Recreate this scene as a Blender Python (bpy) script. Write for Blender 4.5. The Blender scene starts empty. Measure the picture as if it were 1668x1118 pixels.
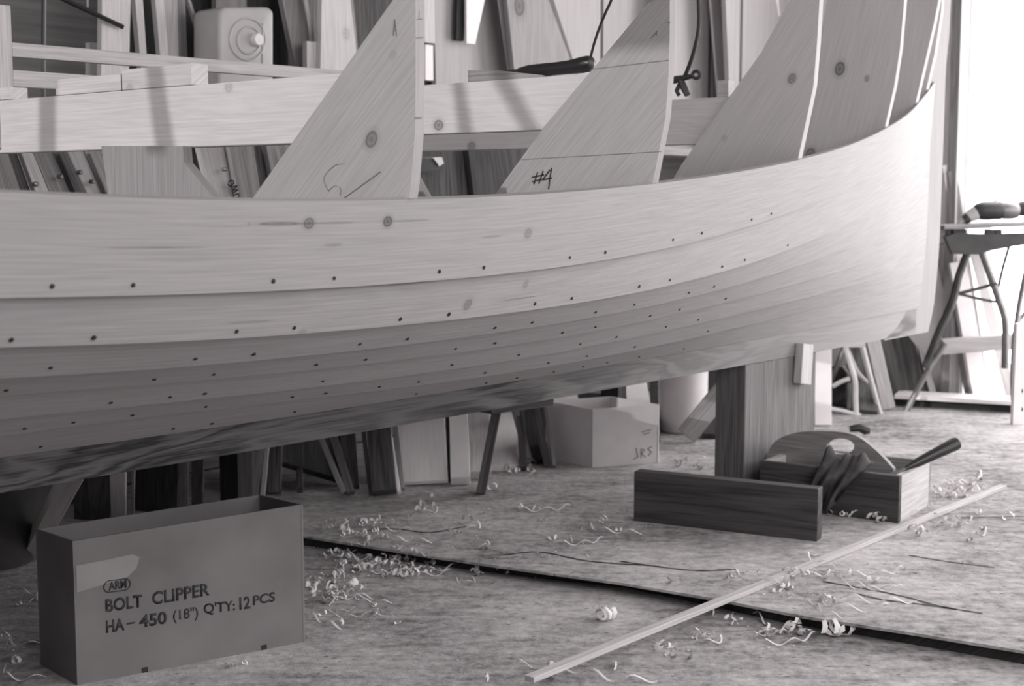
import bpy, bmesh, math, random
import numpy as np
from mathutils import Vector as V, Matrix
random.seed(7)
C = bpy.context.scene.collection
# ------------------------------------------------------------------ camera geometry
F, CX, CY = 2317.0, 834.0, 559.0
PITCH = math.atan((CY - 310) / F)
CAM = V((0, 0, 0.92))
cp, sp = math.cos(PITCH), math.sin(PITCH)
def ray(px, py):
    a = (px - CX) / F; b = (CY - py) / F
    return V((a, cp + b * sp, -sp + b * cp))
def pix(P):
    d = V(P) - CAM
    f = d.y * cp - d.z * sp; b = d.y * sp + d.z * cp
    return CX + F * d.x / f, CY - F * b / f
def G(px, py, z=0.0):
    d = ray(px, py); return CAM + d * ((z - CAM.z) / d.z)
def onY(px, py, Y):
    d = ray(px, py); return CAM + d * (Y / d.y)
# boat frame: s along the keel towards the stem, n towards the camera side
A0 = math.radians(49.03)
U = V((math.cos(A0), math.sin(A0), 0)); N = V((math.sin(A0), -math.cos(A0), 0)); Z = V((0, 0, 1))
KW = 0.035
O = V((-0.84, 2.28, 0)) - N * KW
def B(s, n, z): return O + U * s + N * n + Z * z
def sn(P): d = V(P) - O; return d.dot(U), d.dot(N)
def onN(px, py, n):
    d = ray(px, py); return CAM + d * ((n - (CAM - O).dot(N)) / d.dot(N))
def onS(px, py, s):
    d = ray(px, py); return CAM + d * ((s - (CAM - O).dot(U)) / d.dot(U))
def depth(P): return (V(P) - CAM).length

# ------------------------------------------------------------------ materials
def g(v): return (v, v * 0.955, v * 0.962, 1)
def gd(v): return (v, v * 0.985, v * 0.955, 1)
class NT:
    def __init__(s, name):
        s.m = bpy.data.materials.new(name); s.m.use_nodes = True
        s.t = s.m.node_tree; s.b = s.t.nodes['Principled BSDF']
    def n(s, ty, **k):
        nd = s.t.nodes.new(ty)
        for a, b in k.items(): setattr(nd, a, b)
        return nd
    def l(s, a, b): s.t.links.new(a, b)
    def math(s, op, a, b=None):
        nd = s.n('ShaderNodeMath', operation=op)
        for i, x in enumerate((a, b)):
            if x is None: continue
            if hasattr(x, 'is_output'): s.l(x, nd.inputs[i])
            else: nd.inputs[i].default_value = x
        return nd.outputs[0]
    def ramp(s, fac, stops):
        r = s.n('ShaderNodeValToRGB'); e = r.color_ramp.elements
        while len(e) < len(stops): e.new(0.5)
        for i, (p, c) in enumerate(stops): e[i].position = p; e[i].color = c
        s.l(fac, r.inputs[0]); return r.outputs[0]
    def mix(s, fac, a, b, mode='MIX'):
        m = s.n('ShaderNodeMix', data_type='RGBA', blend_type=mode)
        for i, x in ((0, fac), (6, a), (7, b)):
            if hasattr(x, 'is_output'): s.l(x, m.inputs[i])
            else: m.inputs[i].default_value = x
        return m.outputs[2]
def wood(name, lo, hi, rings=18.0, rough=0.7, knots=(), streak=0.5, wave=0.5, tone=g, figure=1.0, bump=0.15):
    """grain runs along UV.x (metres)"""
    k = NT(name)
    uv = k.n('ShaderNodeUVMap'); uv.uv_map = 'UVMap'
    mp = k.n('ShaderNodeMapping'); mp.inputs['Scale'].default_value = (1.3 * figure, rings, 1)
    k.l(uv.outputs[0], mp.inputs[0])
    n1 = k.n('ShaderNodeTexNoise'); n1.inputs['Scale'].default_value = 1.0; n1.inputs['Detail'].default_value = 3
    n1.inputs['Distortion'].default_value = wave
    k.l(mp.outputs[0], n1.inputs[0])
    # cathedral figure: contour lines of a slow noise
    fig = k.math('FRACT', k.math('MULTIPLY', n1.outputs[0], 7.0))
    fig = k.math('ABSOLUTE', k.math('SUBTRACT', fig, 0.5))
    mp2 = k.n('ShaderNodeMapping'); mp2.inputs['Scale'].default_value = (6, 260, 1)
    k.l(uv.outputs[0], mp2.inputs[0])
    n2 = k.n('ShaderNodeTexNoise'); n2.inputs['Scale'].default_value = 1.0; n2.inputs['Detail'].default_value = 2
    k.l(mp2.outputs[0], n2.inputs[0])
    f = k.math('ADD', k.math('MULTIPLY', fig, 1.3 * streak), k.math('MULTIPLY', n2.outputs[0], 1.0))
    f = k.math('SUBTRACT', f, 0.15 + 0.3 * streak)
    col = k.ramp(f, [(0.1, tone(lo)), (0.62, tone(hi))])
    for kk_ in knots:
        ku, kv, r, st = kk_[:4]; asp = kk_[4] if len(kk_) > 4 else 1.25
        sb = k.n('ShaderNodeVectorMath', operation='SUBTRACT'); sb.inputs[1].default_value = (ku, kv, 0)
        k.l(uv.outputs[0], sb.inputs[0])
        sc = k.n('ShaderNodeVectorMath', operation='MULTIPLY'); sc.inputs[1].default_value = (1 / (asp * r), 1.0 / r, 0)
        k.l(sb.outputs[0], sc.inputs[0])
        ln = k.n('ShaderNodeVectorMath', operation='LENGTH'); k.l(sc.outputs[0], ln.inputs[0])
        rr = k.n('ShaderNodeValToRGB'); e = rr.color_ramp.elements
        e[0].position = 0.0; e[0].color = (st * .95,) * 3 + (1,)
        e[1].position = 0.3; e[1].color = (st * .6,) * 3 + (1,)
        q = e.new(0.44); q.color = (st,) * 3 + (1,)
        q = e.new(0.56); q.color = (st * .25,) * 3 + (1,)
        q = e.new(0.95); q.color = (0, 0, 0, 1)
        k.l(k.math('MULTIPLY', ln.outputs[1], 0.5), rr.inputs[0])
        col = k.mix(rr.outputs[0], col, tone(lo * 0.22))
    k.l(col, k.b.inputs['Base Color']); k.b.inputs['Roughness'].default_value = rough
    k.b.inputs['Specular IOR Level'].default_value = 0.25
    if bump:
        bp = k.n('ShaderNodeBump'); bp.inputs['Strength'].default_value = bump; bp.inputs['Distance'].default_value = 0.002
        k.l(f, bp.inputs['Height']); k.l(bp.outputs[0], k.b.inputs['Normal'])
    return k.m
def plain(name, c, rough=0.6, var=0.15, scale=12, metal=0.0, spec=0.4, bump=0.0):
    k = NT(name)
    tc = k.n('ShaderNodeTexCoord'); no = k.n('ShaderNodeTexNoise')
    no.inputs['Scale'].default_value = scale; no.inputs['Detail'].default_value = 4
    k.l(tc.outputs['Object'], no.inputs[0])
    col = k.ramp(no.outputs[0], [(0.3, g(c * (1 - var))), (0.7, g(c * (1 + var)))])
    k.l(col, k.b.inputs['Base Color']); k.b.inputs['Roughness'].default_value = rough
    k.b.inputs['Metallic'].default_value = metal; k.b.inputs['Specular IOR Level'].default_value = spec
    if bump:
        bp = k.n('ShaderNodeBump'); bp.inputs['Strength'].default_value = bump; bp.inputs['Distance'].default_value = 0.01
        k.l(no.outputs[0], bp.inputs['Height']); k.l(bp.outputs[0], k.b.inputs['Normal'])
    return k.m
def floor_mat(name, base):
    k = NT(name)
    tc = k.n('ShaderNodeTexCoord')
    a = k.n('ShaderNodeTexNoise'); a.inputs['Scale'].default_value = 2.2; a.inputs['Detail'].default_value = 8; a.inputs['Roughness'].default_value = 0.65
    b = k.n('ShaderNodeTexNoise'); b.inputs['Scale'].default_value = 40; b.inputs['Detail'].default_value = 5; b.inputs['Roughness'].default_value = 0.7
    mp = k.n('ShaderNodeMapping'); mp.inputs['Rotation'].default_value = (0, 0, math.radians(30)); mp.inputs['Scale'].default_value = (9, 34, 1)
    c = k.n('ShaderNodeTexNoise'); c.inputs['Scale'].default_value = 1; c.inputs['Detail'].default_value = 3
    k.l(tc.outputs['Object'], a.inputs[0]); k.l(tc.outputs['Object'], b.inputs[0]); k.l(tc.outputs['Object'], mp.inputs[0]); k.l(mp.outputs[0], c.inputs[0])
    v = k.n('ShaderNodeTexVoronoi'); v.inputs['Scale'].default_value = 20; v.inputs['Randomness'].default_value = 1
    mpv = k.n('ShaderNodeMapping'); mpv.inputs['Scale'].default_value = (1, 2.2, 1); k.l(tc.outputs['Object'], mpv.inputs[0]); k.l(mpv.outputs[0], v.inputs[0])
    f = k.math('ADD', k.math('MULTIPLY', a.outputs[0], .65), k.math('ADD', k.math('MULTIPLY', b.outputs[0], .55), k.math('MULTIPLY', c.outputs[0], .3)))
    col = k.ramp(f, [(0.56, g(base * .28)), (0.73, g(base * .92)), (0.93, g(base * 1.55))])
    speck = k.ramp(v.outputs['Distance'], [(0.05, (1, 1, 1, 1)), (0.14, (0, 0, 0, 1))])
    spk = k.math('MULTIPLY', speck, k.math('GREATER_THAN', a.outputs[0], 0.47))
    col = k.mix(spk, col, g(base * .3))
    k.l(col, k.b.inputs['Base Color']); k.b.inputs['Roughness'].default_value = 0.9; k.b.inputs['Specular IOR Level'].default_value = 0.15
    bp = k.n('ShaderNodeBump'); bp.inputs['Strength'].default_value = 0.5; bp.inputs['Distance'].default_value = 0.012
    k.l(f, bp.inputs['Height']); k.l(bp.outputs[0], k.b.inputs['Normal'])
    return k.m
def plank_wall(name, lo, hi, pw):
    k = NT(name)
    uv = k.n('ShaderNodeUVMap'); uv.uv_map = 'UVMap'
    se = k.n('ShaderNodeSeparateXYZ'); k.l(uv.outputs[0], se.inputs[0])
    row = k.math('DIVIDE', se.outputs[1], pw)
    fr = k.math('FRACT', row); fl = k.math('FLOOR', row)
    seam = k.math('LESS_THAN', fr, 0.035)
    wn = k.n('ShaderNodeTexWhiteNoise', noise_dimensions='1D'); k.l(fl, wn.inputs['W'])
    mp = k.n('ShaderNodeMapping'); mp.inputs['Scale'].default_value = (2.5, 60, 1); k.l(uv.outputs[0], mp.inputs[0])
    no = k.n('ShaderNodeTexNoise'); no.inputs['Scale'].default_value = 1; no.inputs['Detail'].default_value = 5; k.l(mp.outputs[0], no.inputs[0])
    f = k.math('ADD', k.math('MULTIPLY', no.outputs[0], .8), k.math('MULTIPLY', wn.outputs[0], .3))
    col = k.ramp(f, [(0.25, g(lo)), (0.85, g(hi))])
    col = k.mix(seam, col, g(lo * .25))
    k.l(col, k.b.inputs['Base Color']); k.b.inputs['Roughness'].default_value = .85
    return k.m

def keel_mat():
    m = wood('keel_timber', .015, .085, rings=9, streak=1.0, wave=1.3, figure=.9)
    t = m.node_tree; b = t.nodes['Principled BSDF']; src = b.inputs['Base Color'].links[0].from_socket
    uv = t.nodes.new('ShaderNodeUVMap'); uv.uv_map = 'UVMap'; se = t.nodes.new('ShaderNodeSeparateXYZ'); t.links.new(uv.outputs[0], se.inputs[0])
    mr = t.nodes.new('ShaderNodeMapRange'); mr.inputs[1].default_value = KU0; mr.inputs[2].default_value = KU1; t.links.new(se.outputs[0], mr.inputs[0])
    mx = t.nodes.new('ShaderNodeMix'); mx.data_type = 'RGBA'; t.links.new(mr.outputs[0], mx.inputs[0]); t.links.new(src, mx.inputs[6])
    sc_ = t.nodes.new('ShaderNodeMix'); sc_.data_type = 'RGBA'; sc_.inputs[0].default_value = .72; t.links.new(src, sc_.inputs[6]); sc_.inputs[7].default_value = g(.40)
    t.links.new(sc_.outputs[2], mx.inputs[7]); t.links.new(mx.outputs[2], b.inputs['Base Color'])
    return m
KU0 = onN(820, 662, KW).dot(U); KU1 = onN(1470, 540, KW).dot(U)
M = dict(
    pine=wood('pine_board', .40, .60, rings=16, streak=.35),
    bright=wood('fresh_pine', .52, .70, rings=14, streak=.25),
    mould=wood('mould_pine', .40, .50, rings=9, streak=.22, wave=1.2),
    old=wood('weathered_board', .20, .34, rings=20, streak=.5),
    old2=wood('grey_pine', .26, .36, rings=16, streak=.3),
    stem=wood('stem_pine', .26, .34, rings=16, streak=.25),
    dark=wood('dark_timber', .05, .13, rings=22, streak=.6),
    vdark=wood('blackened_board', .02, .05, rings=22, streak=.5),
    post=wood('grey_post', .10, .20, rings=26, streak=.5),
    brace=wood('brace_plank', .04, .085, rings=14, streak=.7),
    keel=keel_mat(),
    carton=plain('cardboard', .19, rough=.9, var=.16, scale=6, spec=.1),
    carton2=plain('pale_cardboard', .68, rough=.9, var=.08, scale=9, spec=.1),
    tape=plain('packing_tape', .27, rough=.4, var=.08, scale=14),
    ink=plain('printing_ink', .025, rough=.7, var=.1),
    pencil=plain('pencil_mark', .2, rough=.8, var=.1),
    rubber=plain('black_rubber', .018, rough=.35, var=.2, spec=.5),
    cord=plain('black_cord', .02, rough=.5, var=.2),
    steel=plain('dark_painted_steel', .06, rough=.45, var=.25, metal=.3),
    steelg=plain('grey_steel_tube', .22, rough=.4, var=.2, metal=.5),
    lightsteel=plain('pale_painted_tube', .52, rough=.5, var=.12),
    white=plain('white_paint', .9, rough=.6, var=.04),
    whitep=plain('white_plastic', .72, rough=.35, var=.05),
    plastic=plain('milky_plastic', .42, rough=.3, var=.14, scale=7),
    rivet=plain('rivet_hole', .02, rough=.6, var=.3),
    shaving=wood('shaving_wood', .60, .78, rings=30, streak=.2, bump=0),
    cloth=plain('dark_rag', .06, rough=.95, var=.5, scale=20, bump=.4),
    tub=plain('dark_tub', .05, rough=.28, var=.6, scale=5, spec=.5),
    litter=plain('sawdust_flake', .5, rough=.95, var=.4, scale=30, spec=.1),
    floor=floor_mat('dusty_floor', .38),
    sheet=floor_mat('dusty_sheet', .39),
    wallm=plank_wall('plank_wall', .10, .24, .19),
    wallp=plank_wall('pale_wall', .36, .50, .6),
    palep=wood('pale_panel', .74, .88, rings=10, streak=.2),
    endwall=plain('pale_end_wall', .85, rough=.9, var=.06),
    plaster=plain('wall_paint', .3, rough=.9, var=.06),
)
# ------------------------------------------------------------------ mesh helpers
def nb(): return bmesh.new()
def hexa(bm, o, a, b, c):
    o, a, b, c = V(o), V(a), V(b), V(c)
    if a.cross(b).dot(c) < 0: o = o + c; c = -c
    v = [bm.verts.new(o + a * i + b * j + c * k) for k in (0, 1) for j in (0, 1) for i in (0, 1)]
    for q in ((0, 2, 3, 1), (4, 5, 7, 6), (0, 1, 5, 4), (2, 6, 7, 3), (0, 4, 6, 2), (1, 3, 7, 5)):
        bm.faces.new([v[i] for i in q])
def prism(bm, pts, ext):
    ext = V(ext); pts = [V(p) for p in pts]
    nrm = sum(((pts[i] - pts[0]).cross(pts[i + 1] - pts[0]) for i in range(1, len(pts) - 1)), V())
    if nrm.dot(ext) < 0: pts = pts[::-1]
    a = [bm.verts.new(p) for p in pts]; b = [bm.verts.new(p + ext) for p in pts]
    bm.faces.new(a[::-1]); bm.faces.new(b); n = len(pts)
    for i in range(n): bm.faces.new((a[i], a[(i + 1) % n], b[(i + 1) % n], b[i]))
def tube(bm, pts, r, seg=10, cap=True):
    pts = [V(p) for p in pts]; n = len(pts)
    rs = r if isinstance(r, (list, tuple)) else [r] * n
    rings = []; ref = None
    for i, p in enumerate(pts):
        t = (pts[min(i + 1, n - 1)] - pts[max(i - 1, 0)]).normalized()
        if ref is None: ref = t.orthogonal().normalized()
        x = (ref - t * ref.dot(t)).normalized(); ref = x; y = t.cross(x)
        rings.append([bm.verts.new(p + (x * math.cos(a) + y * math.sin(a)) * rs[i]) for a in [2 * math.pi * j / seg for j in range(seg)]])
    for i in range(n - 1):
        for j in range(seg):
            k = (j + 1) % seg
            bm.faces.new((rings[i][j], rings[i][k], rings[i + 1][k], rings[i + 1][j]))
    if cap: bm.faces.new(rings[0][::-1]); bm.faces.new(rings[-1])
def lathe(bm, base, prof, seg=32, axis=Z, closed=True):
    ax = V(axis).normalized(); x = ax.orthogonal().normalized(); y = ax.cross(x); rings = []
    for r, h in prof:
        rings.append([bm.verts.new(V(base) + ax * h + (x * math.cos(a) + y * math.sin(a)) * max(r, 1e-4)) for a in [2 * math.pi * j / seg for j in range(seg)]])
    for i in range(len(rings) - 1):
        for j in range(seg):
            k = (j + 1) % seg
            bm.faces.new((rings[i][j], rings[i][k], rings[i + 1][k], rings[i + 1][j]))
    if closed: bm.faces.new(rings[0][::-1]); bm.faces.new(rings[-1])
def ribbon(bm, pts, wdir, w, nrm, th=0.0004):
    """flat stroke along pts, lying on a plane with normal nrm"""
    pts = [V(p) for p in pts]; nrm = V(nrm).normalized()
    for i in range(len(pts) - 1):
        t = (pts[i + 1] - pts[i])
        if t.length < 1e-6: continue
        sd = nrm.cross(t.normalized()) * w / 2
        e = t.normalized() * w * .3
        hexa(bm, pts[i] - e - sd, t + 2 * e, sd * 2, nrm * th)
def smoothpath(pts, k=6):
    pts = [V(p) for p in pts]; out = []
    for i in range(len(pts) - 1):
        p0, p1, p2, p3 = pts[max(i - 1, 0)], pts[i], pts[i + 1], pts[min(i + 2, len(pts) - 1)]
        for j in range(k):
            t = j / k
            out.append(.5 * ((2 * p1) + (p2 - p0) * t + (2 * p0 - 5 * p1 + 4 * p2 - p3) * t * t + (3 * p1 - p0 - 3 * p2 + p3) * t ** 3))
    out.append(pts[-1]); return out
def gl(par):
    """world offset of a parent chain"""
    o = V()
    while par is not None: o = o + par.location; par = par.parent
    return o
def uvbox(bm, L, lay):
    L = V(L).normalized()
    for f in bm.faces:
        f.normal_update(); n = f.normal
        if abs(n.dot(L)) > .85:
            a = L.orthogonal().normalized(); b = L.cross(a)
            for lp in f.loops: lp[lay].uv = (lp.vert.co.dot(a) * .3, lp.vert.co.dot(b))
        else:
            c = n.cross(L).normalized()
            for lp in f.loops: lp[lay].uv = (lp.vert.co.dot(L), lp.vert.co.dot(c))
def uvof(P, n, L):
    L = V(L).normalized(); c = V(n).normalized().cross(L).normalized(); return P.dot(L), P.dot(c)
def obj(name, bm, mat, parent=None, L=None, bevel=0.0, smooth=False, keepuv=False, fixn=False):
    if fixn: bmesh.ops.recalc_face_normals(bm, faces=bm.faces[:])
    if not keepuv:
        lay = bm.loops.layers.uv.new('UVMap')
        uvbox(bm, L if L is not None else Z, lay)
    if parent is None:
        xs = [v.co for v in bm.verts]
        base = V(((min(p.x for p in xs) + max(p.x for p in xs)) / 2, (min(p.y for p in xs) + max(p.y for p in xs)) / 2, min(p.z for p in xs)))
    else: base = gl(parent)
    for v in bm.verts: v.co -= base
    me = bpy.data.meshes.new(name); bm.to_mesh(me); bm.free()
    o = bpy.data.objects.new(name, me); C.objects.link(o)
    me.materials.append(M[mat] if isinstance(mat, str) else mat)
    if parent is None: o.location = base
    else: o.parent = parent
    if smooth:
        for p in me.polygons: p.use_smooth = True
        me.set_sharp_from_angle(angle=math.radians(35))
    if bevel:
        b = o.modifiers.new('bevel', 'BEVEL'); b.width = bevel; b.segments = 1; b.limit_method = 'ANGLE'
    return o
def thing(name, label, cat, loc, group=None):
    o = bpy.data.objects.new(name, None); o.empty_display_size = .05; C.objects.link(o); o.location = V(loc)
    o['label'] = label; o['category'] = cat
    if group: o['group'] = group
    return o
def tag(o, label, cat, group=None, kind=None):
    o['label'] = label; o['category'] = cat
    if group: o['group'] = group
    if kind: o['kind'] = kind
    return o
def struct(name, bm, mat, L=None, label=None):
    o = obj(name, bm, mat, None, L); o['kind'] = 'structure'
    if label: o['label'] = label; o['category'] = name.split('_')[0]
    return o

# ------------------------------------------------------------------ room shell
SE = 4.75      # end wall with the doorway
NWALL = -1.62  # wall behind the boat
SL, NF, ZC = -3.4, 4.4, 2.75
FZ = 0.032      # top of the floor sheet
bm = nb(); hexa(bm, B(SL - .1, NWALL - .1, -.15), U * (SE - SL + .22), N * (NF - NWALL + .2), Z * .15); struct('floor', bm, 'floor', U, 'dusty workshop floor strewn with wood shavings')
bm = nb(); hexa(bm, B(SL, NWALL - .1, 0), U * (SE - SL), N * .1, Z * ZC); struct('wall_back', bm, 'wallm', U, 'dark horizontal plank wall behind the boat')
bm = nb(); hexa(bm, B(SL - .1, NWALL - .1, 0), U * .1, N * .12, Z * ZC); hexa(bm, B(SL - .1, NWALL + .02, 0), U * .1, N * 3.18, Z * 1.9)
hexa(bm, B(SL - .1, NWALL + .02, 2.54), U * .1, N * 3.18, Z * (ZC - 2.54)); hexa(bm, B(SL - .1, NWALL + 3.2, 0), U * .1, N * (NF - NWALL - 3.2), Z * ZC)
struct('wall_left', bm, 'plaster', N, 'shed wall at the left with a high window')
bm = nb()
JN = sn(onS(1547, 150, SE - .05))[1]
hexa(bm, B(SE, NWALL - .1, 0), U * .12, N * (JN - .002 - NWALL + .1), Z * ZC)
struct('wall_right', bm, 'endwall', N, 'end wall of the shed left of the bright doorway'); bm = nb()
hexa(bm, B(SE, JN - .002, 2.35), U * .12, N * (2.64 - JN), Z * (ZC - 2.35))
struct('trim_3', bm, 'endwall', N, 'lintel over the bright doorway'); bm = nb()
hexa(bm, B(SE, 2.64, 0), U * .12, N * (NF - 2.64), Z * ZC)
struct('wall_right', bm, 'endwall', N, 'end wall of the shed right of the bright doorway')
bm = nb()
hexa(bm, B(SL, NF, 0), U * (2.6 - SL), N * .1, Z * 1.35); hexa(bm, B(SL, NF, 2.3), U * (SE - SL), N * .1, Z * (ZC - 2.3))
hexa(bm, B(SL, NF, 1.35), U * 2.0, N * .1, Z * .95); hexa(bm, B(2.3, NF, 1.35), U * .3, N * .1, Z * .95); hexa(bm, B(4.2, NF, 0), U * (SE - 4.2), N * .1, Z * 2.3)  # unseen openings added for the front fill lights
struct('wall_front', bm, 'plaster', U, 'shed wall behind the viewer with openings added for light')
bm = nb(); hexa(bm, B(SL - .1, NWALL - .1, ZC), U * (SE - SL + .22), N * (2.9 - NWALL), Z * .08)
hexa(bm, B(SL - .1, 4.25, ZC), U * (SE - SL + .22), N * (NF - 4.15), Z * .08)
hexa(bm, B(SL - .1, 2.8, ZC), U * 1.6, N * 1.45, Z * .08); hexa(bm, B(SE - 1.3, 2.8, ZC), U * 1.42, N * 1.45, Z * .08)
struct('ceiling', bm, 'plaster', U, 'shed ceiling')
# door frame: jamb and sill
ja, jb = sn(onS(1547, 150, SE - .05))[1], sn(onS(1562, 150, SE - .05))[1]
bm = nb(); hexa(bm, B(SE - .05, ja, 0), U * .14, N * (jb - ja), Z * 2.35); struct('trim_1', bm, 'old', Z, 'grey timber door jamb at the left of the bright doorway')
jc_ = sn(onS(1572, 150, SE + .05))[1]
bm = nb(); hexa(bm, B(SE + .05, jc_, .0), U * .02, N * .02, Z * 2.35); struct('trim_2', bm, 'white', Z, 'thin white door stop beside the jamb')
# outside apron
bm = nb(); hexa(bm, B(SE + .12, -3, -.25), U * 9, N * 12, Z * .1); o = struct('ground', bm, 'white', U, 'sunlit pale ground outside the doorway')

# ------------------------------------------------------------------ floor sheet
edge = [(330, 848), (500, 874), (708, 907), (812, 922), (1008, 949), (1168, 976), (1309, 1004), (1499, 1033), (1657, 1059), (1800, 1083)]
pts = [G(x, y, FZ) for x, y in edge] + [G(1900, 690, FZ), G(660, 832, FZ), G(520, 846, FZ)]
fsr = thing('floor_sheet', 'dusty flooring sheet whose dark front edge runs across the foreground', 'flooring', G(1000, 900, 0))
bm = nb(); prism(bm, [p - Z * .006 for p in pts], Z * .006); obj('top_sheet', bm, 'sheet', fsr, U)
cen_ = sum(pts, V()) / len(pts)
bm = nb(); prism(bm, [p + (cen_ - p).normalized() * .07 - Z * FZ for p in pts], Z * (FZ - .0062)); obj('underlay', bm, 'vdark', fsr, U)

# ------------------------------------------------------------------ hull
LAP = [
 [(0, 313), (130, 318), (270, 324), (400, 327.5), (540, 328), (700, 324.5), (900, 313), (1070, 300), (1200, 281), (1305, 260), (1390, 233), (1450, 205), (1492, 175), (1513, 152), (1523, 132)],
 [(0, 486), (217, 482), (445, 474), (545, 468), (716, 457), (840, 444), (928, 434), (1000, 422), (1096, 402), (1180, 380), (1256, 357), (1340, 325), (1430, 283), (1514, 222)],
 [(0, 567), (160, 562), (400, 550), (545, 538), (700, 527), (800, 515), (960, 491), (1091, 464), (1176, 443), (1283, 408), (1400, 355), (1513, 285)],
 [(0, 617), (318, 597), (413, 588), (560, 574), (736, 551), (903, 528), (1060, 500), (1150, 478), (1280, 440), (1400, 396), (1511, 340)],
 [(0, 645), (200, 631), (400, 612), (534, 600), (700, 581), (816, 566), (960, 541), (1060, 521), (1150, 500), (1280, 468), (1400, 432), (1509, 387)],
 [(0, 683), (200, 664), (400, 643), (601, 620), (736, 602), (900, 576), (1035, 550), (1152, 524), (1236, 504), (1400, 463), (1507, 425)],
 [(0, 710), (200, 686), (400, 661), (635, 634), (736, 620), (960, 588), (1001, 578), (1135, 549), (1236, 526), (1337, 501), (1505, 460)],
 [(0, 745), (200, 719), (400, 690), (618, 655), (736, 638), (960, 601), (1102, 576), (1256, 548), (1397, 522), (1500, 502)],
]
def interp1(pts, x):
    xs = [p[0] for p in pts]; ys = [p[1] for p in pts]; return float(np.interp(x, xs, ys))
TB = [(0, 0), (.1, .028), (.2, .055), (.45, .125), (.87, .222), (1.3, .318), (1.75, .412), (2.5, .555), (3.05, .632), (3.6, .675), (4.2, .69), (5.2, .66), (6.5, .6)]
def smoothstep(a, b, x):
    t = min(1, max(0, (x - a) / (b - a))); return t * t * (3 - 2 * t)
def cat(pts, x):
    # monotone-ish cubic (PCHIP)
    xs = [p[0] for p in pts]; ys = [p[1] for p in pts]; n = len(xs)
    if x <= xs[0]: return ys[0]
    if x >= xs[-1]: return ys[-1]
    i = max(j for j in range(n) if xs[j] <= x); i = min(i, n - 2)
    d = [(ys[j + 1] - ys[j]) / (xs[j + 1] - xs[j]) for j in range(n - 1)]
    def m(j):
        if j == 0: return d[0]
        if j == n - 1: return d[-1]
        return 0 if d[j - 1] * d[j] <= 0 else 2 * d[j - 1] * d[j] / (d[j - 1] + d[j])
    h = xs[i + 1] - xs[i]; t = (x - xs[i]) / h
    return ys[i] * (1 + 2 * t) * (1 - t) ** 2 + m(i) * h * t * (1 - t) ** 2 + ys[i + 1] * t * t * (3 - 2 * t) + m(i + 1) * h * t * t * (t - 1)
FA = [1, .965, .89, .765, .615, .45, .265, 0.0]
FBW = [1, .88, .75, .62, .485, .345, .19, 0.0]
SEND = [3.5] * 8
BW0 = KW + .003
def bk(k, s):
    tau = max(0, SEND[k] - s); w = smoothstep(.1, 2.6, tau)
    return BW0 + cat(TB, tau) * (FBW[k] * (1 - w) + FA[k] * w)
RAB = [(1524, 128), (1518, 190), (1513, 300), (1509, 400), (1503, 455), (1498, 506)]
rab = []
for x, y in RAB:
    P = onN(x, y, BW0); rab.append((P.z, sn(P)[0]))
rab.sort()
def srab(z): return float(np.interp(z, [r[0] for r in rab], [r[1] for r in rab]))
def solve(k, px, py):
    d = ray(px, py); cs, cn = sn(CAM); ds, dn = d.dot(U), d.dot(N)
    lo, hi = .5, 9.0
    f = lambda t: (cn + dn * t) - bk(k, cs + ds * t)
    for _ in range(60):
        mid = (lo + hi) / 2
        if f(mid) > 0: lo = mid
        else: hi = mid
    t = (lo + hi) / 2; P = CAM + d * t
    return cs + ds * t, P.z
for it in range(3):
    ZP = []
    for k in range(8):
        xs = np.linspace(0, LAP[k][-1][0], 60); S = []; Zs = []
        for x in xs:
            s, z = solve(k, x, cat(LAP[k], x)); S.append(s); Zs.append(z)
        co = np.polyfit(S, Zs, 5); ZP.append((co, min(S), max(S)))
    for k in range(8):
        s = 3.3
        for _ in range(40): s = .5 * s + .5 * srab(float(np.polyval(ZP[k][0], min(s, ZP[k][2]))))
        SEND[k] = s
def zk(k, s):
    co, a, b = ZP[k]
    if s < a:
        d = (np.polyval(co, a + .3) - np.polyval(co, a)) / .3
        return float(np.polyval(co, a) + d * (s - a) * .6)
    return float(np.polyval(co, min(s, b)))
S0 = -1.7
NQ = 110
def station(k, q):  # q 0..1
    return S0 + (SEND[k] - S0) * q
def lappt(k, q):
    s = station(k, q); return s, bk(k, s), zk(k, s)
root_boat = thing('boat_hull', 'unpainted clinker wooden boat hull under construction propped on its keel', 'boat', B(0.6, 0, .43))
TH = 0.018
grids = {}
WOODS = {}
def near_uv(k, px, py):
    best = None
    for row in grids[k]:
        for P, nrm, uv in row:
            x, y = pix(P); d = (x - px) ** 2 + (y - py) ** 2
            if best is None or d < best[0]: best = (d, uv, P, nrm)
    return best
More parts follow.
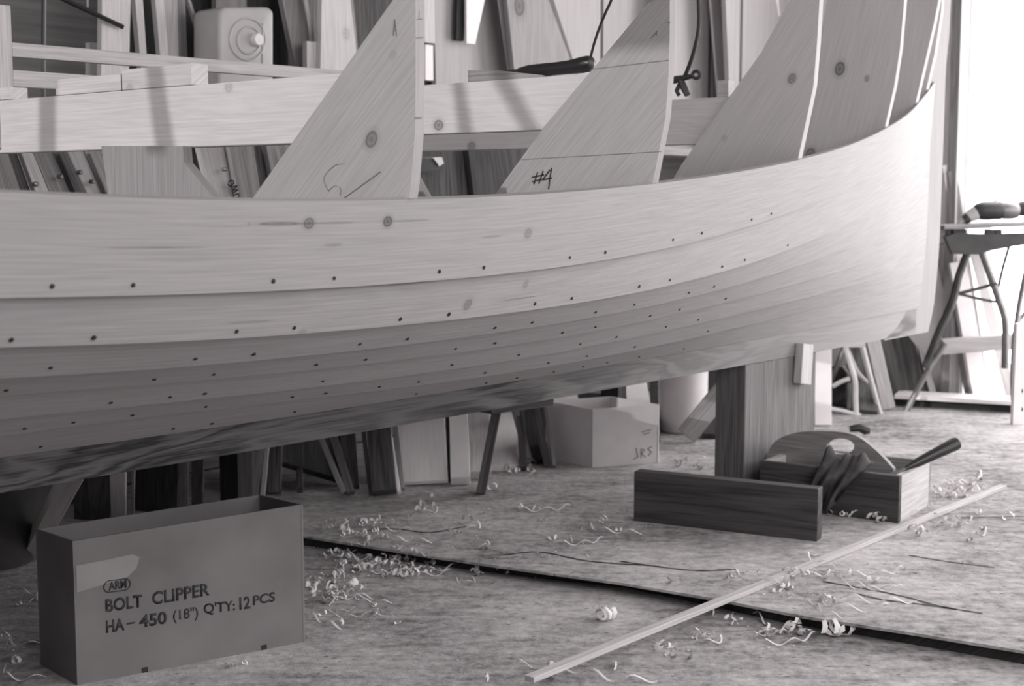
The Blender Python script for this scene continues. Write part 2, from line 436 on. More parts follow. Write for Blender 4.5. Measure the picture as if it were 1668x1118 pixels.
def make_strake(k, side):
    bm = nb(); lay = bm.loops.layers.uv.new('UVMap'); rows = []; uvs = []; grid = []
    NA = 5
    for i in range(NQ + 1):
        q = i / NQ; q = 1 - (1 - q) ** 1.25
        s1, b1, z1 = lappt(k, q); s2, b2, z2 = lappt(k + 1, q)
        w = 1 - smoothstep(1.3, 3.0, (s1 + s2) / 2)
        th = TH * (.3 + .7 * w)
        e = V((0, b1 - b2, z1 - z2)); el = e.length; e = e / el
        out = V((0, e.z, -e.y))                                   # outward in section (n,z)
        up0 = V((s1, b1, z1)); lo0 = V((s2, b2, z2))
        if k > 0: up0 = up0 - out * (TH * w * .95 + .0012) + e * (.018 * min(1, el / .05))
        outer = []
        for a in range(NA):
            t = a / (NA - 1); p = up0.lerp(lo0, t) + out * (math.sin(math.pi * t) * .0015 * w)
            outer.append(p)
        inner = [p - out * th for p in outer]
        ring = outer + inner[::-1]
        P3 = [B(p.x, side * max(p.y, BW0 - .001), p.z) for p in ring]
        ff = k * .37 + (2.3 if side < 0 else 0)
        rows.append([bm.verts.new(p) for p in P3])
        vv = [ff + el * a / (NA - 1) for a in range(NA)]
        uvs.append([(p.x, v) for p, v in zip(outer, vv)] + [(p.x, v + .5) for p, v in zip(inner[::-1], vv[::-1])])
        grid.append([(B(p.x, p.y, p.z), (N * out.y + Z * out.z), (p.x, v)) for p, v in zip(outer, vv)])
    m = len(rows[0])
    def face(vs, us):
        f = bm.faces.new(vs)
        for lp, u in zip(f.loops, us): lp[lay].uv = u
    for i in range(NQ):
        for j in range(m):
            j2 = (j + 1) % m
            a = [(i, j), (i, j2), (i + 1, j2), (i + 1, j)]
            if side > 0: a = a[::-1]
            face([rows[x][y] for x, y in a], [uvs[x][y] for x, y in a])
    face(rows[0] if side > 0 else rows[0][::-1], uvs[0]); face(rows[-1][::-1] if side > 0 else rows[-1], uvs[-1])
    if side > 0: grids[k] = grid
    return bm
strakes = {}
for k in range(7):
    bmk = make_strake(k, 1)
    kn = []
    if k == 0:
        for (x, y, r, st, *ap) in ((487, 380, .0075, .8), (617, 351, .0075, 1.0), (868, 378, .008, .5), (402, 379, .002, .3), (438, 379, .0022, .75, 16), (560, 350, .0013, .5, 26), (680, 353, .0013, .5, 30), (520, 381, .001, .5, 20), (560, 392, .002, .4, 8), (250, 390, .0012, .35, 40), (800, 378, .0016, .4, 16), (300, 402, .0011, .35, 40)):
            b = near_uv(0, x, y); kn.append((b[1][0], b[1][1], r, st, *ap))
    if k == 1:
        for (x, y, r, st, *ap) in ((766, 495, .008, .6), (868, 468, .006, .4), (482, 530, .006, .3), (840, 490, .0012, .5, 40), (625, 468, .003, .8, 14), (680, 464, .0035, .8, 12), (400, 533, .0012, .4, 30)):
            b = near_uv(1, x, y); kn.append((b[1][0], b[1][1], r, st, *ap))
    mt = wood('strake_pine_%d' % k, .275, .345, rings=13, streak=.22, wave=1.6, knots=kn, figure=.75)
    strakes[k] = obj('strake', bmk, mt, root_boat, keepuv=True, smooth=True)
    if k == 0: strakes[k]['label'] = 'broad topmost plank with knots'
    if k > 0: obj('strake', make_strake(k, -1), mt, root_boat, keepuv=True, smooth=True)
# rivets
NAILS = {
 0: [85, 217, 445, 544, 716, 788, 928, 986, 1096, 1143, 1224, 1256],
 1: [18, 154, 386, 480, 652, 731, 871, 931, 1041, 1091, 1176, 1213, 1283],
 2: [82, 318, 413, 586, 664, 806, 867, 970, 1033, 1122, 1163],
 3: [10, 251, 348, 515, 596, 742, 806, 916, 970, 1059, 1107, 1182],
 4: [180, 277, 334, 526, 736, 845, 945, 1004, 1085, 1137],
 5: [40, 120, 216, 335, 476, 531, 618, 682, 790, 893, 956, 1034, 1153],
 6: [67, 282, 345, 480, 678, 792, 842, 902, 950, 989, 1041, 1114],
}
for k, xs in NAILS.items():
    for x in xs:
        cand = []
        for row in grids[k]:
            P = row[-2][0].lerp(row[-1][0], .25 if k > 1 else .55)
            cand.append((abs(pix(P)[0] - x), P, row[-2][1]))
        d, P, nr = min(cand, key=lambda c: c[0])
        i = [c[0] for c in cand].index(d)
        j = i + 1 if i + 1 < len(cand) else i - 1
        xa, xb = pix(cand[i][1])[0], pix(cand[j][1])[0]
        if abs(xb - xa) > 1e-6:
            t = (x - xa) / (xb - xa); P = P.lerp(cand[j][1], max(-1, min(1, t)))
        r = random.uniform(.0027, .0036)
        bm = nb(); lathe(bm, P - nr * .002, [(r, 0), (r, .0034), (r * .6, .0042)], 10, nr)
        obj('rivet', bm, 'rivet', strakes[k])
# keel, stem
kb = [onN(x, y, KW) for x, y in ((0, 802), (434, 732), (850, 660), (1165, 604), (1397, 558), (1512, 541))]
kbs = sorted((sn(P)[0], P.z) for P in kb)
cz = np.polyfit([a for a, _ in kbs], [b for _, b in kbs], 2)
kz = lambda s: float(np.polyval(cz, max(s, kbs[0][0])))
s_end = sn(onN(1512, 541, KW))[0]
ktop = lambda s: zk(7, min(s, SEND[7])) + .018
ss = np.linspace(S0, SEND[7] - .02, 40)
bm = nb()
prism(bm, [B(s, -KW, kz(s)) for s in ss] + [B(s, -KW, ktop(s)) for s in ss[::-1]], N * 2 * KW)
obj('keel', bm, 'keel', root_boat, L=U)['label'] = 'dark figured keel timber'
STO = [(1512, 541), (1522, 490), (1530, 400), (1534, 300), (1538, 190), (1541, 110), (1546, 60), (1549, 0), (1551, -40)]
so = smoothpath([onN(x, y, KW) for x, y in STO], 4)
si = smoothpath([onN(x, y, KW) for x, y in ((1440, 555), (1470, 520), (1492, 462), (1500, 400), (1504, 300), (1510, 190), (1516, 128), (1527, 60), (1533, 0), (1536, -40))], 4)
pts = so + si[::-1]
bm = nb(); prism(bm, [p - N * .0 for p in pts], -N * 2 * KW)
obj('stem', bm, 'stem', root_boat, L=Z, fixn=True)['label'] = 'pale upright stem post'
bm = nb(); prism(bm, [B(S0, n, z) for n, z in [(bk(k, S0) - .02, zk(k, S0)) for k in range(8)] + [(-bk(k, S0) + .02, zk(k, S0)) for k in range(7, 0, -1)]], U * .025)
obj('transom', bm, 'pine', root_boat, L=N)

# ------------------------------------------------------------------ moulds inside the hull
def mould(label, px_poly, s, outer, mat, group='building moulds standing in the hull', th=.018, center=None, spall=None, knots=(), far=None):
    """px_poly: inner edge pixels from top to sheer; outer: outer edge pixels from sheer to top"""
    zs = zk(0, s)
    P = [q for q in (onS(x, y, s) for x, y in outer) if q.z > zs + .004]
    lim = bk(0, s + th) - .002
    P = [B(s, sn(P[0])[1], zs + .001), ] + P
    P = [B(s, min(sn(q)[1], lim - .003 + max(0, (q.z - zs)) * .22), q.z) if q.z - zs < .25 and abs(sn(q)[1] - lim) < .05 else q for q in P]
    I = [onS(x, y, s) for x, y in px_poly]
    base = B(s, 0, .6)
    r = thing('building_mould', label, 'mould', base, group)
    kn = []
    L = (I[0] - I[-1]).normalized()
    for x, y, rr, st in knots:
        u, v = uvof(onS(x, y, s), -U, L); kn.append((u, v, rr, st))
    mt = wood('mould_board_%d' % round(s * 100), .32 if s < 1.2 else .5, .42 if s < 1.2 else .62, rings=10, streak=.13, wave=1.5, knots=kn, bump=.06)
    sec = [(bk(k, s + th) - TH * (.3 + .7 * (1 - smoothstep(1.3, 3.0, s))) - .003, zk(k, s) - (.004 if k == 0 else 0)) for k in (0, 1, 2)]
    poly = I + [B(s, max(.04, sec[2][0] - .14), sec[2][1])] + [B(s, n, z) for n, z in sec[::-1]] + P
    bm = nb(); prism(bm, poly, U * th)
    side = obj('side_board', bm, mt, r, L=L)
    if center:
        bm = nb(); prism(bm, [onS(x, y, s + .0) for x, y in center], U * th); obj('centre_board', bm, 'old2', r, L=Z)
    if spall:
        n0, n1, z0, z1, sm, kns = spall
        kk = []
        for x, y, rr, st in kns:
            u, v = uvof(onS(x, y, s + th), -U, N); kk.append((u, v, rr, st))
        mm = wood('spall_%d' % round(s * 100), .56, .70, rings=11, streak=.25, wave=1.0, knots=kk)
        bm = nb(); hexa(bm, B(s + th + .0005, n0, z0), U * .04, N * (n1 - n0), Z * (z1 - z0)); obj('cross_spall', bm, mm, r, L=N, bevel=.0015)
    return r, side
def ss_at(x, y):
    return solve(0, x, y)[0]
sA = ss_at(671, 325) ; s4 = ss_at(1069, 301); s3 = ss_at(1305, 259); s2 = ss_at(1446, 206); s1 = ss_at(1496, 172); s0 = ss_at(1513, 150)
zA0, zA1 = onS(300, 240, sA + .02).z, onS(540, 121, sA + .02).z
mA, sideA = mould('wide pale mould board with a slanted left edge, left of the one marked #4',
    [(640, 0), (525, 163), (410, 325)], sA, [(670, 327), (672, 300), (676, 220), (677, 140), (677, 0), (677, -60), (660, -60), (648, -12)], 'mould',
    center=[(165, 238), (298, 238), (300, 265), (350, 326), (352, 470), (200, 480)],
    spall=(-.95, .60, zA0, zA1, 'bright', ((372, 142, .008, .4),)), knots=((605, 227, .011, .8), (640, 90, .006, .2)))
z40, z41 = onS(800, 215, s4 + .02).z, onS(850, 128, s4 + .02).z
m4, side4 = mould('mould board marked #4 in black with a slanted left edge',
    [(1060, 0), (965, 113), (885, 208), (800, 326)], s4, [(1068, 305), (1078, 240), (1085, 190), (1089, 120), (1091, 50), (1091, 0), (1091, -60), (1082, -60), (1066, -10)], 'mould',
    center=[(640, 245), (676, 288), (697, 326), (700, 460), (655, 460)],
    spall=(-.8, .48, z40, z41, 'bright', ((714, 204, .011, .9),)))
z30, z31 = onS(1110, 236, s3 + .02).z, onS(1140, 160, s3 + .02).z
m3, side3 = mould('large grey mould board with one knot, just right of the one marked #4',
    [(1292, -10), (1240, 85), (1110, 268), (1092, 300)], s3, [(1304, 262), (1316, 200), (1325, 140), (1331, 70), (1335, 0), (1337, -60), (1325, -60)], 'mould',
    spall=(-.925, .3, z30, z31, 'pine', ((768, 238, .012, .7),)), knots=((1290, 128, .010, .8), (1180, 225, .006, .3)))
m2, side2 = mould('grey mould board with two dark knots, second from the stem among the full width ones',
    [(1356, -60), (1340, 40), (1280, 220), (1265, 300)], s2, [(1446, 209), (1458, 140), (1466, 80), (1473, 0), (1477, -60)], 'mould',
    knots=((1368, 112, .016, 1.0), (1412, 128, .007, .7), (1320, 252, .016, .9)))
m1, _ = mould('narrow grey mould board close to the stem, seen between two bright edges', [(1470, -60), (1450, 100), (1420, 260)], s1, [(1496, 175), (1510, 100), (1521, 40), (1529, 0), (1537, -60)], 'mould')
m0, _ = mould('narrowest mould board tucked right behind the stem', [(1500, -60), (1490, 60), (1480, 190)], s0, [(1513, 152), (1519, 118), (1524, 90), (1533, 20), (1538, -60)], 'mould')

# marks on the moulds
def strokes(name, parent, plane, nrm, lines, w, mat='ink', sm=False):
    bm = nb()
    for ln in lines:
        pts = [plane(x, y) + V(nrm) * .0008 for x, y in ln]
        if sm: pts = smoothpath(pts, 4)
        ribbon(bm, pts, None, w, nrm)
        if name == 'pencil_line': obj(name, bm, mat, parent); bm = nb()
    if name == 'pencil_line': bm.free(); return
    return obj(name, bm, mat, parent)
hash4 = [[(876, 281), (870, 300)], [(885, 279), (878, 299)], [(867, 289), (886, 285)], [(868, 296), (885, 292)], [(896, 277), (885, 292), (885, 293), (899, 290)], [(899, 274), (896, 290), (894, 308)]]
strokes('marking', side4, lambda x, y: onS(x, y, s4), -U, hash4, .0028)['label'] = 'handwritten #4 in black'
strokes('pencil_line', side4, lambda x, y: onS(x, y, s4), -U, [[(962, 113), (1090, 98)], [(848, 260), (1078, 247)], [(1061, 62), (1071, 51)], [(1070, 50), (1070, 58)], [(1059, 4), (1064, 0)], [(1087, 36), (1093, 36)]], .0011, 'pencil')
strokes('pencil_line', sideA, lambda x, y: onS(x, y, sA), -U, [[(641, 58), (643, 32), (646, 58)], [(642, 50), (646, 49)], [(555, 327), (620, 280)], [(655, 324), (669, 324)]], .0014, 'pencil')
strokes('pencil_line', sideA, lambda x, y: onS(x, y, sA), -U, [[(535, 310), (528, 290), (545, 270), (562, 267)], [(535, 312), (545, 303), (555, 307), (555, 318)]], .0006, 'pencil', True)
PE = onS(677, 150, sA); nE = sn(PE)[1]
strokes('pencil_line', sideA, lambda x, y: onN(x, y, nE), N, [[(678, 8), (688, 7)], [(678, 32), (687, 31)], [(682, 18), (682, 31)], [(677, 62), (688, 61)], [(674, 192), (686, 192)], [(671, 324), (677, 323)]], .0016, 'pencil')

# loose timbers on the spalls
zt = zA1 + .001
def sblock(name, label, x0, x1, yb, yt, s, th, mat, cat, zb=None, par=None):
    a = onS(x0, yb, s); b = onS(x1, yb, s); c = onS((x0 + x1) / 2, yt, s)
    z0 = zb if zb is not None else a.z
    bm = nb(); hexa(bm, B(s, sn(a)[1], z0), U * th, N * (sn(b)[1] - sn(a)[1]), Z * (c.z - z0))
    return tag(obj(name, bm, mat, None, L=N, bevel=.001), label, cat)
sblock('wood_block', 'pale wooden block lying along the long cross beam, left piece of two', 91, 197, 165, 125, sA + .02, .03, 'bright', 'block', zb=zt)
bk2 = wood('block_knot', .5, .66, rings=11, streak=.25, knots=[uvof(onS(211, 145, sA + .02), -U, N) + (.008, .4)])
sblock('wood_block', 'pale wooden block with a round knot lying along the long cross beam', 199, 313, 150, 108, sA + .02, .035, bk2, 'block', zb=zt)
sblock('wood_block', 'small pale block at the far left end of the long cross beam', -30, 20, 172, 144, sA + .02, .035, 'bright', 'block', zb=zt)
# light rail frame above the beam
rf = thing('rail_frame', 'pale timber frame of two thin rails and an upright at the upper left', 'frame', B(.35, -.5, zA0 + .01))
NR = -.50
za, zb_ = onN(20, 69, NR).z, onN(20, 92, NR).z
s_a = sn(onN(-14, 80, NR))[0]; s_p = sn(onN(20, 80, NR))[0]
bm = nb(); hexa(bm, B(s_p, NR - .02, zb_), U * (1.42 - s_p), N * .02, Z * (za - zb_)); obj('top_rail', bm, 'pine', rf, L=U, bevel=.001)
zc, zd = onN(23, 114, NR).z, onN(23, 141, NR).z
bm = nb(); hexa(bm, B(s_p, NR - .02, zd), U * .30, N * .02, Z * (zc - zd)); obj('lower_rail', bm, 'pine', rf, L=U, bevel=.001)
zp = onN(5, 8, NR).z
bm = nb(); hexa(bm, B(s_a, NR - .03, zA0 + .01), U * (s_p - s_a), N * .03, Z * (zp - zA0 - .01)); obj('upright', bm, 'pine', rf, L=Z, bevel=.001)
# wedge and black handle tool on the second spall
z4t = z41 + .001
sW = s4 + .03
wq = [onS(x, y, sW) for x, y in ((762, 134), (762, 114), (795, 114), (876, 126), (880, 128), (800, 132))]
bm = nb(); z_ = z4t
a = onS(762, 130, sW); b = onS(885, 130, sW)
prism(bm, [B(sW, sn(a)[1], z_), B(sW, sn(b)[1], z_), B(sW, sn(b)[1], z_ + .004), B(sW, sn(onS(800, 120, sW))[1], onS(795, 114, sW).z), B(sW, sn(a)[1], onS(762, 115, sW).z)], U * .028)
tag(obj('wood_wedge', bm, 'old', None, L=N), 'grey wooden wedge lying under the tip of the black handled tool', 'wedge')
tl = thing('hand_tool', 'black tapered hand tool with a cord lying on the cross beam', 'tool', onS(890, 125, sW))
prof = [(820, 117, 1.5), (836, 116, 3), (843, 116, 3.2), (846, 116, 5.5), (862, 115, 9), (885, 114, 10.5), (910, 111.5, 10.5), (930, 109, 11.2), (948, 106, 13), (958, 104, 13), (964, 103, 10.5), (967, 102.5, 5)]
pp = [onS(x, y, sW + .012) for x, y, r in prof]; pr = [r * depth(p) / F for p, (x, y, r) in zip(pp, prof)]
sh = max(0, z4t - min(p.z - r for p, r in zip(pp[4:9], pr[4:9]))) * .5
bm = nb(); tube(bm, [p + Z * sh for p in pp[3:]], pr[3:], 16); obj('handle', bm, 'rubber', tl, smooth=True)
bm = nb(); tube(bm, [p + Z * sh for p in pp[:4]], pr[:4], 10); obj('tip', bm, 'steel', tl, smooth=True)
bm = nb(); tube(bm, smoothpath([onS(x, y, sW + .012) for x, y in ((961, 99), (966, 78), (974, 52), (986, 22), (996, 0), (1006, -30))]), .0028, 8); obj('cable', bm, 'cord', tl, smooth=True)
# third spall: clamp with hanging cord, small block
sC = s3 + .035
cl = thing('cord_clamp', 'black cord hanging down to a dark ring ended clamp behind the #4 board', 'clamp', onS(1115, 155, sC))
bm = nb(); tube(bm, smoothpath([onS(x, y, sC) for x, y in ((1137, -40), (1138, 0), (1139, 35), (1135, 65), (1126, 98), (1114, 128))]), .0055, 10); obj('cord', bm, 'cord', cl, smooth=True)
bm = nb(); tube(bm, [onS(x, y, sC) for x, y in ((1090, 132), (1100, 130), (1114, 127), (1128, 124))], [.009, .010, .008, .006], 10)
ring = [onS(1134 + 6 * math.cos(t), 122 + 6 * math.sin(t), sC) for t in [i * math.pi / 8 for i in range(17)]]
tube(bm, ring, .0045, 8, cap=False); obj('jaw', bm, 'steel', cl, smooth=True)
bm = nb(); tube(bm, [onS(x, y, sC) for x, y in ((1108, 128), (1114, 142), (1120, 155))], [.008, .010, .008], 8); tube(bm, [onS(x, y, sC + .02) for x, y in ((1110, 132), (1102, 148), (1106, 155))], .006, 8); obj('foot', bm, 'steel', cl, smooth=True)
sblock('wood_block', 'small block with one bright end on the beam right of the hanging cord', 1168, 1186, 155, 131, s3 + .03, .03, 'pine', 'block', zb=z31 + .001)
# ------------------------------------------------------------------ shelf and timber behind the boat (upper half)
ZSH = 1.09
bm = nb(); hexa(bm, B(-1.5, NWALL, ZSH - .03), U * 6.0, N * .5, Z * .03); tag(obj('timber_shelf', bm, 'old', None, L=U), 'long wooden shelf along the wall behind the boat', 'shelf')
def upright(name, label, cat, n, l0, l1, r0, r1, mat, zt=2.3, zb=None, yt=None, yb=None, th=.022, group=None, L=Z):
    La, Lb = onN(l0, 0, n), onN(l1, 100, n); Ra, Rb = onN(r0, 0, n), onN(r1, 100, n)
    def at(a, b, z): return a + (b - a) * ((z - a.z) / (b.z - a.z))
    if yt is not None: zt = onN((l0 + r0) / 2, yt, n).z
    if yb is not None: zb = onN((l1 + r1) / 2, yb, n).z
    if zb is None: zb = ZSH
    bm = nb(); prism(bm, [at(La, Lb, zb), at(Ra, Rb, zb), at(Ra, Rb, zt), at(La, Lb, zt)], -N * th)
    return tag(obj(name, bm, mat, None, L=L, bevel=.001), label, cat, group)
upright('plank', 'broad pale upright plank at the upper left behind the rails', 'plank', -1.3, 166, 165, 213, 211, 'bright')
upright('plank', 'pale plank stub standing behind the left end of the rails', 'plank', -1.38, 146, 146, 168, 168, 'pine', yt=70)
upright('batten', 'thin white leaning batten, first right of the broad upright plank', 'batten', -1.32, 220, 229, 233, 240, 'bright')
upright('batten', 'thin white leaning batten, second right of the broad upright plank', 'batten', -1.32, 253, 262, 267, 276, 'bright')
upright('plank', 'narrow pale plank beside the second thin batten', 'plank', -1.36, 266, 274, 289, 291, 'pine')
upright('plank', 'narrow grey plank just left of the thin slanted stick', 'plank', -1.40, 288, 291, 302, 306, 'old')
upright('stick', 'thin slanted stick leaning left of the white jug', 'stick', -1.33, 306, 339, 311, 344, 'old', th=.015)
upright('board', 'dark board behind the thin slanted stick', 'board', -1.52, 205, 205, 365, 365, 'vdark')
upright('board', 'grey board whose end shows above the white jug', 'board', -1.45, 352, 352, 402, 402, 'old')
upright('board', 'black board standing right of the white jug', 'board', -1.50, 400, 400, 470, 470, 'vdark')
upright('plank', 'grey slanted plank leaning right of the white jug', 'plank', -1.35, 460, 480, 500, 506, 'old')
upright('batten', 'thin pale strip leaning against the grey slanted plank', 'batten', -1.31, 497, 515, 502, 520, 'bright', th=.01)
upright('board', 'grey board behind the thin pale strip', 'board', -1.42, 495, 500, 530, 530, 'old')
upright('wood_block', 'short pale offcut standing at the foot of the grey slanted plank', 'block', -1.28, 499, 500, 524, 527, 'pine', yt=68)
pk = wood('plank_knot', .5, .68, rings=14, streak=.25, knots=[uvof(onN(564, 55, -1.26), N, Z) + (.014, .35)])
upright('plank', 'broad pale plank with one knot left of the big slanted mould board', 'plank', -1.26, 524, 522, 571, 583, pk)
upright('board', 'dark rough board behind the top of the big slanted mould board', 'board', -1.45, 560, 560, 700, 700, 'dark')
upright('plank', 'narrow pale plank right beside the pencil marked board edge', 'plank', -1.2, 690, 692, 708, 709, 'bright', yb=70)
upright('strip', 'short bright white strip under the narrow pale plank', 'strip', -1.2, 693, 693, 705, 706, 'white', yt=73, yb=131)
upright('panel', 'pale panel with a dark slot above the second cross beam', 'panel', -1.40, 706, 709, 840, 840, 'wallp')
upright('strip', 'dark vertical strip beside the white tapered strip', 'strip', -1.37, 745, 742, 759, 754, 'vdark', yb=66, th=.015)
upright('strip', 'white tapered strip hanging in front of the pale panel', 'strip', -1.35, 760, 760, 790, 768, 'white', yb=71, th=.012)
kp = wood('slant_knot', .26, .36, rings=11, streak=.3, knots=[uvof(onN(846, 10, -1.3), N, Z) + (.028, .8)])
upright('board', 'grey slanted board with a large knot above the black tool', 'board', -1.3, 826, 836, 894, 930, kp)
upright('panel', 'pale wall panel behind the black tool cord', 'panel', -1.5, 838, 838, 1185, 1185, 'wallp')
upright('plank', 'pale plank behind the hanging black cord', 'plank', -1.36, 1092, 1085, 1160, 1168, 'wallp')
upright('strip', 'narrow white strip right of the hanging black cord', 'strip', -1.33, 1158, 1166, 1171, 1180, 'white', th=.012)
upright('strip', 'tiny white strip end poking down at the top right of the cord', 'strip', -1.2, 1264, 1280, 1269, 1276, 'white', yb=28, th=.01)
upright('panel', 'added pale panel standing in for the light end wall right of the cord', 'panel', -1.2, 1182, 1186, 1285, 1270, 'wallp')  # added panel, brightens the spot where the end wall stays unlit
# rods
def rod(name, label, pts, n, r, mat='steel'):
    bm = nb(); tube(bm, [onN(x, y, n) for x, y in pts], r, 8); return tag(obj(name, bm, mat, None, smooth=True), label, 'rod')
pr_ = onN(71, 60, -1.0)
rod('metal_rod', 'thin black upright rod behind the rails at the upper left', [(72, -80), (71, 60), (70, 240), ], -1.1, .006, 'rubber')
rod('metal_rod', 'black slanted rod crossing the upper left corner', [(60, -22), (166, 28), (200, 44)], -1.28, .007, 'rubber')
rod('cable_end', 'thin pale wire hanging near the slanted black rod', [(142, -30), (143, 12)], -1.35, .003, 'lightsteel')
# jug
nJ = -1.2
jc = onN(402, 100, nJ)
jug = thing('plastic_jug', 'milky white plastic jug with a round cap on the shelf', 'jug', V((jc.x, jc.y, ZSH)))
def rrect(x0, x1, y0, y1, r, n, z0=None):
    pts = []
    for cx, cy, a0 in ((x1 - r, y0 + r, -90), (x1 - r, y1 - r, 0), (x0 + r, y1 - r, 90), (x0 + r, y0 + r, 180)):
        for i in range(7):
            a = math.radians(a0 + i * 15); pts.append((cx + r * math.cos(a), cy + r * math.sin(a)))
    return pts
ybj = pix(V((jc.x, jc.y, ZSH)))[1]
outline = [onN(x, y, nJ) for x, y in rrect(358, 447, 11, ybj, 13, nJ)]
bm = nb(); prism(bm, outline, -N * .13); ob = obj('body', bm, 'plastic', jug, bevel=.012)
ob.modifiers[0].segments = 4
for p in ob.data.polygons: p.use_smooth = True
def ringpx(cx, cy, r, n, tr, parent, name, mat):
    bm = nb(); tube(bm, [onN(cx + r * .85 * math.cos(t), cy + r * math.sin(t), n) for t in [i * math.pi / 14 for i in range(29)]], tr, 8, cap=False); return obj(name, bm, mat, parent, smooth=True)
ringpx(403, 64, 34, nJ, .004, jug, 'moulded_ring', 'plastic'); ringpx(405, 66, 22, nJ, .004, jug, 'moulded_ring', 'plastic')
c = onN(416, 65, nJ); bm = nb(); lathe(bm, c - N * .005, [(.02, 0), (.02, .018), (.016, .024)], 24, N); obj('cap', bm, 'whitep', jug, smooth=True)
bm = nb(); tube(bm, [onN(428, y, nJ) for y in (38, 70, 110)], .004, 8); obj('seam', bm, 'plastic', jug, smooth=True)
ZBN = .62
bench = thing('workbench', 'long wooden bench along the wall behind the boat', 'bench', B(1, -1.2, 0))
bm = nb(); hexa(bm, B(-1.6, NWALL + .005, ZBN - .04), U * 2.75, N * .86, Z * .04); obj('bench_top', bm, 'old', bench, L=U)
ledge = thing('plank_ledge', 'narrow raised plank on two posts behind the boat', 'ledge', B(2, -1, 0))
bm = nb(); hexa(bm, B(1.2, -1.03, ZBN - .03), U * 1.9, N * .13, Z * .03); obj('plank', bm, 'old', ledge, L=U)
for s_ in (1.25, 3.0):
    bm = nb(); hexa(bm, B(s_, -1.02, 0), U * .05, N * .08, Z * (ZBN - .03)); obj('post', bm, 'vdark', ledge)
for s_ in (-1.5, .25, 1.05):
    bm = nb(); hexa(bm, B(s_, NWALL + .05, 0), U * .06, N * .06, Z * (ZBN - .04)); obj('leg', bm, 'vdark', bench)
# planks leaning beyond the far gunwale, seen under the first cross beam
def leanN(name, label, cat, n, tl, tr, br, bl, mat, th=.022, group=None, zb=None):
    P = [onN(x, y, n) for x, y in (tl, tr, br, bl)]
    def ext(a, b, z): return a + (b - a) * ((z - a.z) / (b.z - a.z))
    if zb is not None: P[2] = ext(P[1], P[2], zb); P[3] = ext(P[0], P[3], zb)
    bm = nb(); prism(bm, P, -N * th)
    L = (P[0] - P[3]).normalized()
    return tag(obj(name, bm, mat, None, L=L, bevel=.001), label, cat, group)
LP = [((-20, 235), (8, 235), (38, 325), (5, 325), 'old', 'grey leaning board at the far left under the long cross beam'),
      ((10, 235), (30, 235), (62, 325), (38, 325), 'dark', 'dark narrow leaning board under the left of the long cross beam'),
      ((30, 235), (48, 235), (85, 325), (62, 325), 'pine', 'pale leaning board, third under the left of the long cross beam'),
      ((49, 235), (88, 235), (128, 325), (86, 325), 'old', 'grey leaning board with a bolt end under the long cross beam'),
      ((89, 235), (104, 235), (146, 325), (128, 325), 'dark', 'dark gap filling board between two grey leaning boards'),
      ((104, 235), (140, 235), (178, 325), (146, 325), 'pine', 'pale leaning board with two bolt ends under the long cross beam'),
      ((140, 235), (170, 235), (196, 325), (178, 325), 'old', 'grey leaning board just left of the wide pale centre board'),
      ((322, 228), (372, 228), (392, 335), (348, 335), 'pine', 'leaning board with scrawled writing left of the slanted mould board'),
      ((372, 228), (412, 228), (428, 335), (392, 335), 'old', 'grey leaning board beside the one with scrawled writing'),
      ((412, 228), (432, 228), (452, 335), (428, 335), 'dark', 'dark leaning board nearest the slanted edge of the big mould board'),
      ((432, 228), (480, 228), (490, 335), (452, 335), 'old', 'grey board end half hidden by the slanted mould board')]
for i, (a, b, c_, d, mt, lab) in enumerate(LP):
    o = leanN('board', lab, 'board', -.95 - .025 * (i % 2), a, b, c_, d, mt, zb=ZBN)
    if 'scrawled' in lab:
        nn = -.95 - .025 * (i % 2)
        strokes('marking', o, lambda x, y: onN(x, y, nn), N, [[(372, 296), (378, 294), (380, 299), (374, 303), (371, 300)], [(376, 305), (386, 303), (378, 310), (387, 309), (379, 315)], [(381, 318), (388, 316), (388, 322), (381, 324)]], .004, 'ink', True)
for x, y in ((58, 300), (98, 288), (150, 296), (130, 281), (366, 276)):
    P = onN(x, y, -.945); bm = nb(); lathe(bm, P - N * .006, [(.006, 0), (.006, .012), (.004, .015)], 10, N)
    tag(obj('bolt', bm, 'steelg', None, smooth=True), {58: 'leftmost bolt end on the leaning boards under the cross beam', 98: 'bolt end on the broad grey leaning board', 150: 'lower bolt end on the pale leaning board with two', 130: 'upper bolt end on the pale leaning board with two', 366: 'bolt end on the leaning board with scrawled writing'}[x], 'bolt')
# dark things seen under the second cross beam
leanN('board', 'dark broad board seen under the second cross beam', 'board', -.98, (655, 225), (760, 225), (775, 345), (660, 345), 'dark', zb=ZBN)
leanN('board', 'dark brown slanted board seen under the second cross beam left of the #4 board', 'board', -.955, (760, 225), (905, 225), (915, 345), (775, 345), 'brace', zb=ZBN)
P = onN(700, 280, -.92)
cb = thing('tin_box', 'small black box with a white lid seen under the second cross beam', 'box', P)
bm = nb(); prism(bm, [onN(x, y, -.92) for x, y in ((676, 259), (706, 259), (712, 268), (725, 271), (716, 277), (690, 281), (676, 279))], -N * .08); obj('body', bm, 'rubber', cb, fixn=True)
bm = nb(); prism(bm, [onN(x, y, -.915) for x, y in ((705, 257), (720, 256), (723, 266), (716, 271), (712, 265))], -N * .07); obj('lid', bm, 'white', cb, fixn=True)
# ------------------------------------------------------------------ under the hull: props
# foot brace board
q0, q1 = G(1032, 849, FZ), G(1331, 883, FZ)
db = (q1 - q0); ub = db.normalized(); nbk = V((-ub.y, ub.x, 0))
if nbk.y < 0: nbk = -nbk
hb = .136
bm = nb(); hexa(bm, q0, db, nbk * .042, Z * hb)
tag(obj('foot_brace', bm, 'brace', None, L=ub, bevel=.0015), 'dark plank on edge across the foot of the keel post', 'brace')
# keel post
pc = G(1215, 800, FZ)
